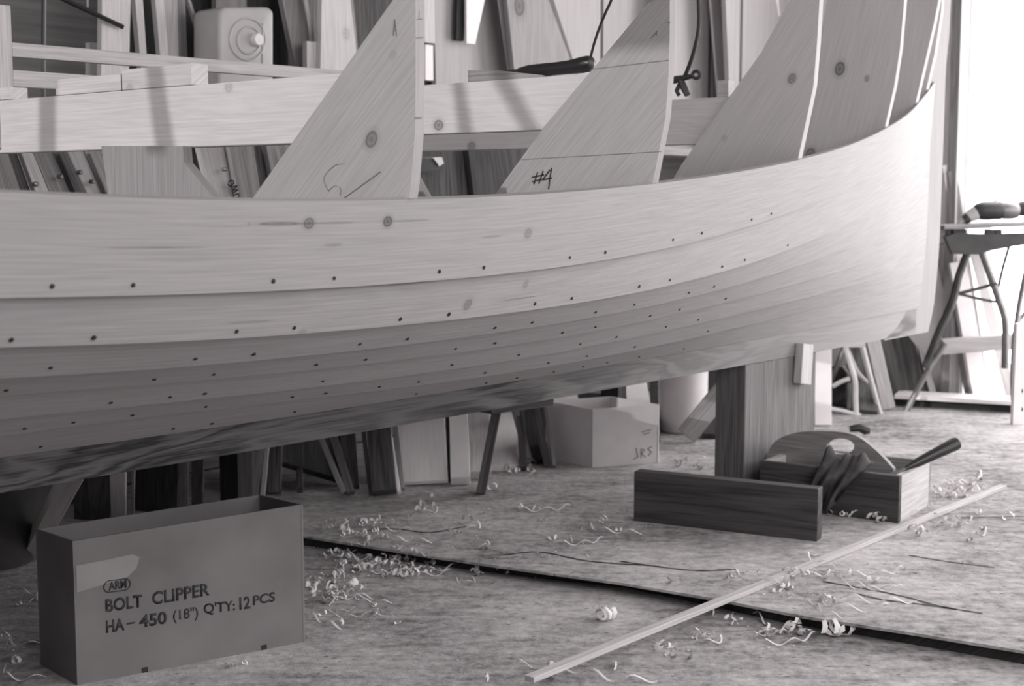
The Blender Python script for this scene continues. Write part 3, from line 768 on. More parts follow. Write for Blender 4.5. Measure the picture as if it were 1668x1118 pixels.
# post faces follow the keel: corner under the keel's near face
cps, _ = sn(onN(1215, 640, KW)); cpe, _ = sn(onN(1329, 640, KW))
ztop = kz(cps) - .001
post = thing('keel_post', 'thick grey timber post holding up the keel, with a cleat on it', 'post', B(cps, 0, FZ))
pw = .10
bm = nb()
v0 = [B(cps, KW - .002, FZ), B(cpe, KW - .002, FZ), B(cpe, KW - .002, kz(cpe) - .001), B(cps, KW - .002, ztop)]
prism(bm, v0, -N * pw); obj('timber', bm, 'post', post, L=Z, bevel=.002)
c0 = onN(1297, 560, KW + .002); c1 = onN(1288, 627, KW + .002); c2 = onN(1314, 560, KW + .002)
bm = nb()
cq = [onN(x, y, KW + .0015) for x, y in ((1296, 559), (1313, 561), (1309, 626), (1292, 624))]
prism(bm, [p + N * .0 for p in cq], N * .026); obj('cleat', bm, 'pine', post, L=Z, bevel=.001)['label'] = 'small pale cleat nailed on the side'
# tool tote behind the brace
t0, t1 = G(1250, 836, FZ), G(1463, 853, FZ)
t2 = G(1515, 822, FZ); tn = (t2 - t1).normalized(); tu = V((tn.y, -tn.x, 0)); t0 = t1 - tu * .40
tote = thing('tool_tote', 'wooden tool tote with an arched handle board behind the foot brace', 'tote', (t0 + t1) / 2)
ht = .128; wt = max(.2, (t2 - t1).length)
bm = nb(); hexa(bm, t0, t1 - t0, tn * .02, Z * ht); obj('side_board', bm, 'brace', tote, L=tu, bevel=.001)
bm = nb(); hexa(bm, t0 + tn * (wt - .018), t1 - t0, tn * .018, Z * ht); obj('side_board', bm, 'old', tote, L=tu, bevel=.001)
bm = nb(); hexa(bm, t1 - tu * .02 + tn * .02, tu * .02, tn * (wt - .038), Z * ht * .98); obj('end_board', bm, 'pine', tote, L=tn)
bm = nb(); hexa(bm, t0 + tn * .02, tu * .02, tn * (wt - .038), Z * ht * .98); obj('end_board', bm, 'pine', tote, L=tn)
bm = nb(); hexa(bm, t0 + tn * .02 + tu * .02 + Z * .004, (t1 - t0) - tu * .04, tn * (wt - .038), Z * .012); obj('bottom_board', bm, 'old', tote, L=tu)
# arched handle board with oval hole
Yh = t1 + tn * wt * .5
def onT(px, py):
    d = ray(px, py); return CAM + d * ((Yh - CAM).dot(tn) / d.dot(tn))
arc = [(1245, 775), (1250, 740), (1262, 720), (1283, 709), (1310, 703.5), (1345, 703), (1375, 705), (1398, 712), (1420, 728), (1438, 745), (1455, 764), (1458, 790), (1245, 790)]
hole = [(1369 + 22.5 * math.cos(t), 727.5 + 13 * math.sin(t)) for t in [2 * math.pi * i / 24 for i in range(24)]]
bm = nb()
def ring_prism(bm, outer, inner, ext):
    # outer polygon with a hole, via triangle fill
    ov = [bm.verts.new(p) for p in outer]; iv = [bm.verts.new(p) for p in inner]
    es = [bm.edges.new((ov[i], ov[(i + 1) % len(ov)])) for i in range(len(ov))] + [bm.edges.new((iv[i], iv[(i + 1) % len(iv)])) for i in range(len(iv))]
    bmesh.ops.triangle_fill(bm, use_beauty=True, edges=es)
    r = bmesh.ops.extrude_face_region(bm, geom=bm.faces[:])
    bmesh.ops.translate(bm, vec=ext, verts=[e for e in r['geom'] if isinstance(e, bmesh.types.BMVert)])
    bmesh.ops.recalc_face_normals(bm, faces=bm.faces[:])
ring_prism(bm, smoothpath([onT(x, y) for x, y in arc[:11]], 3) + [onT(*arc[11]), onT(*arc[12])], [onT(x, y) for x, y in hole], tn * .02)
obj('handle_board', bm, 'old', tote, L=tu)
# rag draped over the tote side
rag = nb(); rows = []
for j in range(19):
    tt = j / 18; row = []
    for i in range(19):
        u_ = i / 18
        wid = 72 * (1 - .45 * max(0, tt - .3)); xx = 1338 + 6 * math.sin(tt * 5) + wid * u_
        p = t0 + tu * ((t1 - t0).length * (xx - 1250) / 213)
        fold = .010 * math.sin(i * .95 + tt * 3) + .006 * math.sin(i * 1.9 - tt * 4) + .014
        if tt < .35:
            k_ = 1 - tt / .35
            q = p + tn * (.012 + .085 * k_) + Z * (ht + .004 + fold * (.5 + .6 * math.sin(k_ * 3.14)) + .012 * math.sin(k_ * 3.14) * (1 + math.sin(i * .6 + 1)))
        else:
            d_ = (tt - .35) / .65
            q = p - tn * (.005 + fold * min(1, d_ * 4) * (1 + .8 * d_)) + Z * (ht + .006 - d_ * (ht - .012 - .03 * math.sin(u_ * 5) ** 2))
        row.append(rag.verts.new(q))
    rows.append(row)
for j in range(18):
    for i in range(18): rag.faces.new((rows[j][i], rows[j][i + 1], rows[j + 1][i + 1], rows[j + 1][i]))
o = obj('rag', rag, 'cloth', None, smooth=True); so_ = o.modifiers.new('s', 'SOLIDIFY'); so_.thickness = .002; sb_ = o.modifiers.new('b', 'SUBSURF'); sb_.levels = sb_.render_levels = 1
tag(o, 'crumpled dark rag draped over the side of the tool tote', 'rag')
# black handled tool leaning from the tote
hd = thing('chisel', 'black handled chisel sticking out of the tool tote to the right', 'chisel', t1 + tn * .03)
k0 = t1 - tu * .06 + tn * .06 + Z * (ht - .03)
h0, h1 = onY(1474, 764, k0.y + .0), onY(1559, 722, k0.y + .06)
h00 = onY(1440, 780, k0.y - .01)
bm = nb(); ax = (h1 - h0); tube(bm, [h0, h0 + ax * .12, h0 + ax * .25, h0 + ax * .6, h0 + ax * .96, h1], [.006, .009, .0125, .0155, .0185, .017], 16); obj('handle', bm, 'rubber', hd, smooth=True)
bm = nb(); tube(bm, [h00, h0 + ax * .02], [.007, .006], 10); obj('blade', bm, 'steelg', hd)
P = G(1408, 712, 0.0)
bm = nb(); tube(bm, [P + V((-.055, 0, .03)), P + V((-.02, 0, .035)), P + V((.01, 0, .022)), P + V((.012, 0, .012))], [.012, .016, .018, .010], 12)
tag(obj('rubber_grip', bm, 'rubber', None, smooth=True), 'small black rubber grip on the floor behind the tote handle', 'grip')
# ------------------------------------------------------------------ cartons
def carton(name, label, A, Bq, Cq, hA, hB, hC, mat, th=.004):
    A, Bq, Cq = V(A), V(Bq), V(Cq); D = Bq + (Cq - A)
    r = thing(name, label, 'carton', (A + D) / 2)
    cor = [A, Bq, D, Cq]; hs = [hA, hB, hB + hC - hA, hC]
    cen = (A + D) / 2
    names = ('front_panel', 'side_panel', 'back_panel', 'side_panel'); parts = []
    for i in range(4):
        p, q = cor[i], cor[(i + 1) % 4]; hp, hq = hs[i], hs[(i + 1) % 4]
        d = (q - p).normalized(); inn = V((-d.y, d.x, 0)); inn = inn if inn.dot(cen - p) > 0 else -inn
        bm = nb(); prism(bm, [p, q, q + Z * hq, p + Z * hp], inn * th); parts.append(obj(names[i], bm, mat, r, L=d))
    bm = nb(); prism(bm, [p + Z * .003 for p in (A.lerp(cen, .02), Bq.lerp(cen, .02), D.lerp(cen, .02), Cq.lerp(cen, .02))], Z * th); parts.append(obj('bottom_panel', bm, mat, r))
    return r, parts
cA, cB, cC = G(126, 1117), G(497, 1046), G(66, 1083)
hAt = onY(122, 882, cA.y).z; hBt = onY(494, 822, cB.y).z; hCt = onY(59, 862, cC.y).z
ct, cparts = carton('cardboard_box', 'open cardboard box printed BOLT CLIPPER in the left foreground', cA, cB, cC, hAt, hBt, hCt, 'carton')
fd = (cB - cA).normalized(); fn = V((fd.y, -fd.x, 0))
if fn.dot(CAM - cA) < 0: fn = -fn
def onF(px, py):
    d = ray(px, py); return CAM + d * ((cA - CAM).dot(fn) / d.dot(fn))
def fit_text(txt, xl, xr, ybl, ybr, cap, bold=0.0, name='lettering', mat='ink'):
    cu = bpy.data.curves.new('t', 'FONT'); cu.body = txt; cu.offset = bold; cu.resolution_u = 4
    tmp = bpy.data.objects.new('t', cu); C.objects.link(tmp)
    dg = bpy.context.evaluated_depsgraph_get(); me = bpy.data.meshes.new_from_object(tmp.evaluated_get(dg))
    bpy.data.objects.remove(tmp); bpy.data.curves.remove(cu)
    bm = nb(); bm.from_mesh(me); bpy.data.meshes.remove(me)
    x0 = min(v.co.x for v in bm.verts); x1 = max(v.co.x for v in bm.verts)
    Lp, Rp = onF(xl, ybl), onF(xr, ybr); capm = (onF(xl, ybl - cap) - Lp).length
    for v in bm.verts:
        t = (v.co.x - x0) / (x1 - x0)
        v.co = Lp.lerp(Rp, t) + Z * (v.co.y / .73 * capm) + fn * .0006
    r = bmesh.ops.extrude_face_region(bm, geom=bm.faces[:])
    bmesh.ops.translate(bm, vec=-fn * .0005, verts=[e for e in r['geom'] if isinstance(e, bmesh.types.BMVert)])
    for f in bm.faces: f.normal_update()
    return obj(name, bm, mat, cparts[0], fixn=True)
for a in (('BOLT', 172, 232, 997, 988, 20.5, .03), ('CLIPPER', 248, 342, 985, 969, 20.5, .03), ('HA', 173, 203, 1031, 1026, 20, .03), ('450', 227, 272, 1022.5, 1015, 20, .03), ('(18")', 282, 323, 1011, 1005, 17, .014),
          ("Q'TY:", 332, 383, 1000, 994, 16.5, .022), ('12', 390, 408, 993, 990.5, 20, .03), ('PCS', 412, 448, 986, 979, 15.5, .025)):
    fit_text(*a)
strokes('lettering', cparts[0], onF, fn, [[(207, 1016.5), (219, 1014.5)]], .0032)
fit_text('ARM', 177, 206, 962, 957, 13, .03)
def capsule(cx, cy, hw, hh, sl):
    pts = []
    for i in range(25):
        t = math.pi * 2 * i / 24; c_, s_ = math.cos(t), math.sin(t)
        x = (hw - hh) * (1 if c_ > 0 else -1) + hh * c_; pts.append((cx + x, cy + hh * s_ + sl * x))
    return pts
strokes('logo_ring', cparts[0], onF, fn, [capsule(190.5, 954, 21.5, 9.5, -.14)], .0018)
bm = nb(); prism(bm, [onF(x, y) + fn * .0003 for x, y in ((124, 922), (175, 912), (215, 903), (227, 908), (222, 926), (208, 940), (160, 955), (125, 966))], fn * .0004); obj('tape', bm, 'tape', cparts[0])['label'] = 'paler torn tape patch'
bm = nb()
for x in (236, 430):
    p = onF(x, 1118 - (x - 126) * .19 - 3); hexa(bm, p - Z * .008 - fd * .006, fd * .012, fn * .0008, Z * .016)
obj('staple_tear', bm, 'ink', cparts[0])
for x, y, r in ((1020 / 2.98, 780 + 330 / 2.98, .006), (1425 / 2.98, 780 + 395 / 2.98, .006), (1257 / 2.98, 780 + 755 / 2.98, .006)): pass
# second carton further back
dA, dB, dC = G(965, 762), G(1073, 754), G(889, 747)
h2 = onY(964, 667, dA.y).z
c2_, p2 = carton('cardboard_box', 'open cardboard box with faint pencil scrawl standing under the keel in the middle', dA, dB, dC, h2, h2 + .003, h2 + .004, 'carton2')
e2 = (dB - dA).normalized(); n2_ = V((e2.y, -e2.x, 0)); n2_ = n2_ if n2_.dot(CAM - dA) > 0 else -n2_
def onF2(px, py):
    d = ray(px, py); return CAM + d * ((dA - CAM).dot(n2_) / d.dot(n2_))
strokes('marking', p2[0], onF2, n2_, [[(1036, 731), (1039, 745), (1032, 748)], [(1044, 746), (1044, 732), (1050, 733), (1045, 739), (1051, 745)], [(1061, 728), (1055, 731), (1061, 737), (1056, 742)], [(1045, 704), (1060, 700)], [(1048, 708), (1058, 705)]], .003, 'pencil')
bm = nb(); prism(bm, [dC + Z * h2, dC + Z * (h2 + .05) + N * -.02, dC.lerp(dB + (dC - dA), .5) + Z * (h2 + .05) - N * .02, dC.lerp(dB + (dC - dA), .5) + Z * h2], -N * .004); obj('flap', bm, 'carton2', c2_)

# ------------------------------------------------------------------ leaning timber under the hull
def lean(name, label, cat, bx, by, tx, ty, nt, wpx, th, mat, ext=1.05, wdir=None, group=None, fz=0.0):
    Bp = G(bx, by, fz); T = onN(tx, ty, nt) if nt < 2 else onS(tx, ty, nt); L = (T - Bp); ln = L.length; L = L / ln
    W = (wdir if wdir is not None else U); W = (W - L * W.dot(L)).normalized()
    dx = abs(pix(Bp + W * .01)[0] - pix(Bp)[0]) / .01; w = wpx / dx
    Nn = L.cross(W).normalized()
    if Nn.dot(CAM - Bp) < 0: Nn = -Nn
    Bp = Bp + Z * max(0, th * Nn.z) + Z * abs(W.z) * w / 2
    bm = nb(); hexa(bm, Bp - W * w / 2, W * w, L * ln * ext, -Nn * th)
    return tag(obj(name, bm, mat, None, L=L, bevel=.001), label, cat, group)
X = V((1, 0, 0))
# tub
tc = G(-12, 918)
tub = thing('dark_tub', 'dark shiny tapered tub at the far left under the hull', 'tub', tc)
bm = nb(); lathe(bm, tc, [(.085, 0), (.095, .004), (.13, .10), (.16, .2), (.168, .30), (.172, .302), (.172, .312), (.163, .312), (.155, .2), (.09, .012)], 40); obj('shell', bm, 'tub', tub, smooth=True)
lean('plank', 'pale slanted plank leaning beside the dark tub at the left', 'plank', 50, 914, 128, 770, -.45, 27, .05, 'bright', wdir=X, ext=1.1)
lean('board', 'dark wide board standing behind the pale slanted plank', 'board', 150, 852, 152, 740, -.85, 58, .03, 'dark', wdir=X)
lean('batten', 'pale upright batten behind the printed box', 'batten', 193, 850, 191, 735, -.75, 24, .03, 'bright', wdir=X)
lean('batten', 'thin pale strip right of the upright batten behind the printed box', 'batten', 216, 846, 217, 735, -.78, 4.5, .02, 'old', wdir=X)
lean('board', 'wide black board behind the printed box', 'board', 254, 840, 254, 720, -.95, 68, .03, 'vdark', wdir=X)
lean('board', 'grey board second left of the dark gap behind the printed box', 'board', 296, 830, 297, 715, -.95, 20, .03, 'old', wdir=X)
lean('board', 'dark grey board above the right of the printed box', 'board', 321, 826, 322, 712, -.95, 18, .03, 'dark', wdir=X)
lean('board', 'dark board near the top right corner of the printed box', 'board', 381, 806, 381, 705, -1.2, 17, .03, 'dark', wdir=X)
lean('plank', 'grey slanted plank left of the black gap under the hull', 'plank', 409, 810, 421, 710, -1.15, 20, .03, 'old', wdir=X)
lean('stick', 'slim pale stick leaning left of the black gap under the hull', 'stick', 427, 810, 436, 705, -1.15, 7, .02, 'pine', wdir=X)
lean('board', 'dark grey board at the edge of the black gap under the hull', 'board', 446, 808, 449, 700, -1.2, 20, .03, 'dark', wdir=X)
lean('board', 'faint dark upright board in the black gap under the hull', 'board', 488, 806, 487, 700, -1.3, 10, .03, 'dark', wdir=X)
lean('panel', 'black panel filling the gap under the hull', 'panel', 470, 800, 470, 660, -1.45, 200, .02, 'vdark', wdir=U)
lean('stick', 'grey slanted stick leaning in the black gap under the hull', 'stick', 560, 812, 519, 715, -1.1, 9, .03, 'old', wdir=X)
lean('stick', 'thicker grey slanted stick with a rounded face next to the black gap', 'stick', 571, 812, 540, 710, -1.08, 13, .03, 'post', wdir=X)
lean('board', 'dark grey panel between the slanted sticks and the wide dark board', 'board', 572, 800, 565, 690, -1.25, 26, .02, 'dark', wdir=X)
lean('strip', 'thin speckled pale strip left of the wide dark board', 'strip', 604, 810, 590, 690, -1.08, 8, .02, 'old', wdir=X)
lean('plank', 'wide dark plank standing under the middle of the keel', 'plank', 626, 813, 614, 680, -1.0, 40, .04, 'dark', wdir=X)
lean('strip', 'thin white strip on the right of the wide dark plank', 'strip', 650, 808, 630, 680, -1.02, 6, .02, 'white', wdir=X)
lean('strip', 'speckled narrow strip beside the thin white strip', 'strip', 655, 803, 642, 680, -1.1, 9, .02, 'old', wdir=X)
lean('panel', 'pale panel leaning under the keel with a dark hole at its foot', 'panel', 688, 792, 683, 660, -1.15, 84, .015, 'palep', wdir=X)
P = G(712, 792)
bm = nb(); prism(bm, [G(684, 788), G(735, 783), G(733, 783) + Z * .055, G(720, 784) + Z * .045, G(712, 785) + Z * .05, G(700, 786) + Z * .035, G(690, 787) + Z * .03], V((0, .03, 0)))
tag(obj('scrap_wood', bm, 'dark', None, L=X, fixn=True), 'dark jagged scrap of wood at the foot of the pale panel', 'scrap')
lean('strip', 'dark vertical strip left of the white plank under the keel', 'strip', 734, 788, 728, 665, -1.12, 8, .03, 'vdark', wdir=X)
lean('plank', 'bright white plank standing under the keel', 'plank', 750, 792, 746, 660, -1.08, 32, .03, 'white', wdir=X)
lean('plank', 'grey plank right of the bright white plank under the keel', 'plank', 782, 782, 779, 655, -1.15, 36, .03, 'pine', wdir=X)
lean('board', 'pale wide board behind the dark trestle leg', 'board', 815, 768, 812, 655, -1.3, 60, .02, 'palep', wdir=X)
# trestle
tr = thing('saw_trestle', 'dark splayed trestle legs under the keel left of the middle cardboard box', 'trestle', G(830, 790))
def legp(name, bx, by, tx, ty, nt, wpx, th, mat):
    Bp = G(bx, by); T = onN(tx, ty, nt); L = (T - Bp); ln = L.length; L = L / ln
    W = (X - L * X.dot(L)).normalized(); dx = abs(pix(Bp + W * .01)[0] - pix(Bp)[0]) / .01; w = wpx / dx
    Nn = L.cross(W).normalized(); Nn = Nn if Nn.dot(CAM - Bp) > 0 else -Nn
    Bp = Bp + Z * (abs(W.z) * w / 2 + max(0, th * Nn.z))
    bm = nb(); hexa(bm, Bp - W * w / 2, W * w, L * ln * 1.0, -Nn * th); return obj(name, bm, mat, tr, L=L, bevel=.001)
nT = sn(G(782, 808))[1] + .03
legp('leg', 783, 807, 812, 655, nT, 15, .045, 'dark'); legp('leg', 862, 757, 834, 655, nT - .3, 12, .04, 'old'); legp('leg', 893, 764, 868, 655, nT - .2, 12, .035, 'dark'); legp('leg', 853, 770, 846, 655, nT - .32, 12, .03, 'dark')
tA = onN(812, 655, nT); bm = nb(); hexa(bm, tA + V((-.02, -.05, -.03)), V((.19, .17, 0)), V((-.05, .06, 0)), Z * .03); obj('top_bar', bm, 'dark', tr, L=V((.19, .17, 0)))
lean('strip', 'thin pale strip leaning just left of the middle cardboard box', 'strip', 903, 764, 886, 650, -.9, 6, .02, 'old', wdir=X)
lean('board', 'dark board leaning left of the middle cardboard box', 'board', 872, 757, 872, 640, -1.2, 40, .02, 'vdark', wdir=X)
lean('board', 'dark board standing behind the middle cardboard box', 'board', 975, 722, 975, 652, -1.45, 120, .02, 'vdark', wdir=U, ext=1.0)
lean('board', 'white board with a small mark behind the middle cardboard box', 'board', 1050, 722, 1030, 600, -1.35, 40, .02, 'white', wdir=X)
lean('board', 'added black board for the dark gap between the white board and the white tub', 'board', 1068, 722, 1064, 600, -1.4, 14, .02, 'vdark', wdir=X)  # black board put in for the shade of an empty gap
wc = G(1112, 702)
wt_ = thing('white_tub', 'pale round plastic tub right of the middle cardboard box', 'tub', wc)
rr = 39 * depth(wc) / F
bm = nb(); lathe(bm, wc, [(rr * .9, 0), (rr * .96, .006), (rr * 1.0, .10), (rr * 1.02, .30), (rr * 1.06, .31), (rr * 1.06, .325), (rr * .97, .325), (rr * .93, .01)], 40); obj('shell', bm, 'whitep', wt_, smooth=True)
lean('plank', 'grey plank lying slanted against the pale round tub', 'plank', 1118, 722, 1185, 640, -.62, 26, .02, 'old', wdir=X)
lean('board', 'added black board for the dark gap left of the keel post in the background', 'board', 1156, 716, 1156, 600, -1.1, 26, .02, 'vdark', wdir=X)  # stands for a gap in shade, coloured black
# right of the keel post
lean('plank', 'bright white plank standing right of the keel post', 'plank', 1341, 694, 1341, 545, -.55, 27, .03, 'white', wdir=X)
Ys = G(1395, 676).y
st = thing('folding_stand', 'pale tubular folding stand right of the keel post', 'stand', G(1395, 676))
def tb(root, name, pts, r, mat): 
    bm = nb(); tube(bm, smoothpath(pts, 4), r, 8); return obj(name, bm, mat, root, smooth=True)
tb(st, 'leg', [onY(x, y, Ys) for x, y in ((1376, 562), (1384, 590), (1393, 620), (1394, 650), (1395, 676))], .011, 'lightsteel')
tb(st, 'leg', [onY(x, y, Ys + .03) for x, y in ((1404, 562), (1416, 610), (1434, 676))], .012, 'lightsteel')
tb(st, 'leg', [onY(x, y, Ys + .2) for x, y in ((1378, 560), (1362, 600), (1355, 616), (1345, 640), (1338, 662))], .012, 'steelg')
tb(st, 'brace', [onY(x, y, Ys + .06) for x, y in ((1380, 568), (1396, 605), (1415, 626))], .009, 'lightsteel')
tb(st, 'brace', [onY(x, y, Ys + .1) for x, y in ((1356, 630), (1370, 622), (1384, 617))], .010, 'lightsteel')
tb(st, 'brace', [onY(x, y, Ys + .1) for x, y in ((1372, 595), (1385, 612), (1393, 618))], .006, 'steelg')
tb(st, 'foot_bar', [onY(x, y, Ys - .0) for x, y in ((1340, 664), (1370, 669), (1402, 677))], .009, 'lightsteel')
bm = nb(); hexa(bm, onY(1376, 566, Ys - .02), V((.085, 0, 0)), V((0, .2, 0)), Z * .03); obj('top_bar', bm, 'lightsteel', st)
lean('board', 'dark board in the background between the stand legs', 'board', 1405, 676, 1403, 540, -.72, 50, .02, 'dark', wdir=X)
lean('board', 'dark low board behind the left of the folding stand', 'board', 1375, 668, 1375, 600, -.75, 60, .02, 'vdark', wdir=X, ext=.9)
lean('plank', 'grey thick plank with a pale face leaning right of the folding stand', 'plank', 1448, 669, 1420, 545, -.55, 21, .06, 'pine', wdir=X)
lean('plank', 'dark narrow plank leaning next to the grey thick plank', 'plank', 1464, 656, 1438, 540, -.66, 20, .03, 'dark', wdir=X)
lean('board', 'dark wide board leaning under the stem end of the keel', 'board', 1490, 655, 1466, 535, -.68, 38, .03, 'dark', wdir=X)
lean('plank', 'pale narrow plank leaning at the right of the dark wide board', 'plank', 1522, 655, 1492, 535, -.62, 11, .03, 'bright', wdir=X)
# boards leaning in the doorway
lean('plank', 'pale narrow plank leaning on the door jamb', 'plank', 1600, 656, 1541, 270, SE - .05, 12, .02, 'white', wdir=X, ext=1.0)
lean('plank', 'grey narrow plank leaning on the door jamb behind the stem', 'plank', 1606, 654, 1551, 280, SE - .05, 14, .02, 'old', wdir=X, ext=1.0)
lean('board', 'grey tapered board leaning behind the left leg of the workbench', 'board', 1592, 652, 1541, 400, SE - .05, 34, .02, 'old', wdir=X, ext=1.0)
lean('plank', 'wide pale plank leaning in the doorway behind the workbench leg', 'plank', 1600, 660, 1560, 430, SE - .05, 26, .04, 'white', wdir=X, ext=1.0)
lean('plank', 'pale plank leaning farthest right in the doorway', 'plank', 1648, 650, 1585, 400, SE - .05, 14, .02, 'bright', wdir=X, ext=1.0)
bl0, bl1 = G(1455, 664, 0), G(1662, 676, 0)
bm = nb(); dd = bl1 - bl0; wdn = V((-dd.y, dd.x, 0)).normalized(); wdn = wdn if wdn.y > 0 else -wdn
hexa(bm, bl0 + Z * .035 + wdn * .02, dd, wdn * .16, Z * .016); tag(obj('door_sill_board', bm, 'white', None, L=dd), 'long white board raised along the floor at the doorway', 'board')
bm = nb(); hexa(bm, bl0 + wdn * .06, dd, wdn * .05, Z * .035); tag(obj('sill_shade_strip', bm, 'vdark', None, L=dd), 'added black strip for the shade under the long white board at the doorway', 'batten')  # black strip drawn where only shade lies under the raised board
# ------------------------------------------------------------------ folding workbench at the right
YB = G(1475, 669).y
wb = thing('folding_workbench', 'dark folding workbench with splayed legs in the bright doorway at the right', 'workbench', G(1600, 675))
P2 = lambda x, y, d=0: onY(x, y, YB + d)
bm = nb(); prism(bm, [P2(x, y, -.02) for x, y in ((1540, 386), (1556, 380), (1600, 382), (1720, 378), (1720, 392), (1650, 402), (1608, 410), (1592, 415), (1552, 414))], V((0, .04, 0))); obj('front_beam', bm, 'steel', wb, fixn=True)
bm = nb(); prism(bm, [P2(x, y, .30) for x, y in ((1545, 384), (1720, 380), (1720, 392), (1560, 398))], V((0, .04, 0))); obj('rear_beam', bm, 'steel', wb, fixn=True)
bm = nb(); hexa(bm, P2(1538, 374, -.05), V((.55, 0, .02)), V((0, .17, 0)), Z * .016); obj('jaw_board', bm, 'old', wb, L=X, bevel=.002)
bm = nb(); hexa(bm, P2(1538, 374, .16), V((.55, 0, .02)), V((0, .17, 0)), Z * .016); obj('jaw_board', bm, 'pine', wb, L=X, bevel=.002)
for x0, x1 in ((1543, 1552), (1549, 1574), (1607, 1620), (1622, 1632)):
    bm = nb(); a_, b_ = P2(x0, 388, 0), P2(x1, 388, 0); hexa(bm, a_, V((b_.x - a_.x, 0, 0)), V((0, .03, 0)), Z * (P2(x0, 374, 0).z - a_.z)); obj('bracket', bm, 'steel', wb)
tb(wb, 'leg', [P2(x, y) for x, y in ((1577, 410), (1562, 450), (1552, 490), (1530, 540), (1507, 600))], .017, 'steel')
tb(wb, 'leg', [P2(x, y) for x, y in ((1540, 560), (1505, 615), (1476, 671))], .013, 'steelg')
tb(wb, 'leg', [P2(x, y, .02) for x, y in ((1599, 408), (1612, 445), (1626, 485), (1637, 520), (1638, 560), (1637, 600))], .016, 'steelg')
tb(wb, 'leg', [P2(x, y, -.05) for x, y in ((1672, 440), (1660, 500), (1652, 560), (1650, 620), (1651, 687))], .012, 'steelg')
tb(wb, 'leg', [P2(x, y, .30) for x, y in ((1750, 410), (1765, 520), (1775, 660))], .013, 'steelg')
tb(wb, 'brace', [P2(x, y, .01) for x, y in ((1563, 478), (1595, 470), (1623, 462))], .007, 'steel')
tb(wb, 'brace', [P2(x, y, .01) for x, y in ((1563, 479), (1595, 487), (1622, 492))], .006, 'steel')
tb(wb, 'brace', [P2(x, y, .03) for x, y in ((1645, 397), (1634, 435), (1626, 470))], .007, 'steel')
tb(wb, 'brace', [P2(x, y, .2) for x, y in ((1700, 480), (1662, 520), (1652, 545))], .010, 'steelg')
bm = nb(); a_ = P2(1535, 578, .10); hexa(bm, a_, V((.36, -.02, .03)), V((0, .06, 0)), Z * .062); obj('step_board', bm, 'pine', wb, L=X, bevel=.002)
# things on the workbench
Pd = P2(1600, 352, .05)
dr = thing('power_drill', 'dark power tool with pale nose lying on the folding workbench', 'drill', Pd)
bm = nb(); tube(bm, [P2(x, y, .08) for x, y in ((1589, 346), (1592, 345), (1600, 344), (1628, 343), (1632, 343))], [.026, .032, .037, .039, .036], 20); obj('body', bm, 'steel', dr, smooth=True)
bm = nb(); tube(bm, [P2(x, y, .08) for x, y in ((1631, 343), (1636, 343), (1652, 343), (1658, 343))], [.034, .037, .036, .030], 20); obj('collar', bm, 'steelg', dr, smooth=True)
bm = nb(); tube(bm, [P2(x, y, .08) for x, y in ((1657, 341), (1664, 340), (1690, 338), (1700, 338))], [.026, .032, .032, .02], 20); obj('motor_end', bm, 'steel', dr, smooth=True)
bm = nb(); tube(bm, [P2(x, y, .07) for x, y in ((1562, 367), (1566, 362), (1572, 357), (1573, 356), (1580, 352), (1590, 347))], [.010, .015, .015, .021, .025, .029], 14); obj('nose', bm, 'lightsteel', dr, smooth=True)
bm = nb(); tube(bm, [P2(x, y, .06) for x, y in ((1571, 359), (1577, 355))], [.020, .022], 14); obj('chuck_ring', bm, 'steel', dr, smooth=True)
bm = nb(); tube(bm, smoothpath([P2(x, y, .1) for x, y in ((1612, 332), (1622, 327), (1640, 327), (1656, 330), (1680, 334))]), .003, 8); obj('cable', bm, 'steelg', dr, smooth=True)
# perforated upright at the very right edge
pu0 = onY(1640, 540, YB - .12); pb = G(1645, 690)
pu = thing('slotted_upright', 'white slotted metal upright at the right edge of the view', 'upright', G(1660, 692))
bm = nb(); q = G(1645, 692); hexa(bm, q + V((.012, 0, 0)), V((.05, 0, 0)), V((0, .03, 0)), Z * .40); obj('strip', bm, 'white', pu)
bm = nb()
for y in (640, 670):
    a_ = onY(1664, y, q.y - .0008); hexa(bm, a_, V((.006, 0, 0)), V((0, .0006, 0)), Z * .014)
obj('slot', bm, 'rubber', pu)
# ------------------------------------------------------------------ long lath on the floor
l0, l1 = G(1634, 796, FZ), G(862, 1112, FZ)
lu = (l1 - l0).normalized(); lw = V((-lu.y, lu.x, 0))
bm = nb(); hexa(bm, l0 - lw * .011 + Z * .0005, (l1 - l0), lw * .022, Z * .011)
tag(obj('lath', bm, 'pine', None, L=lu, bevel=.001), 'long thin pale lath lying diagonally across the floor at the right', 'lath')
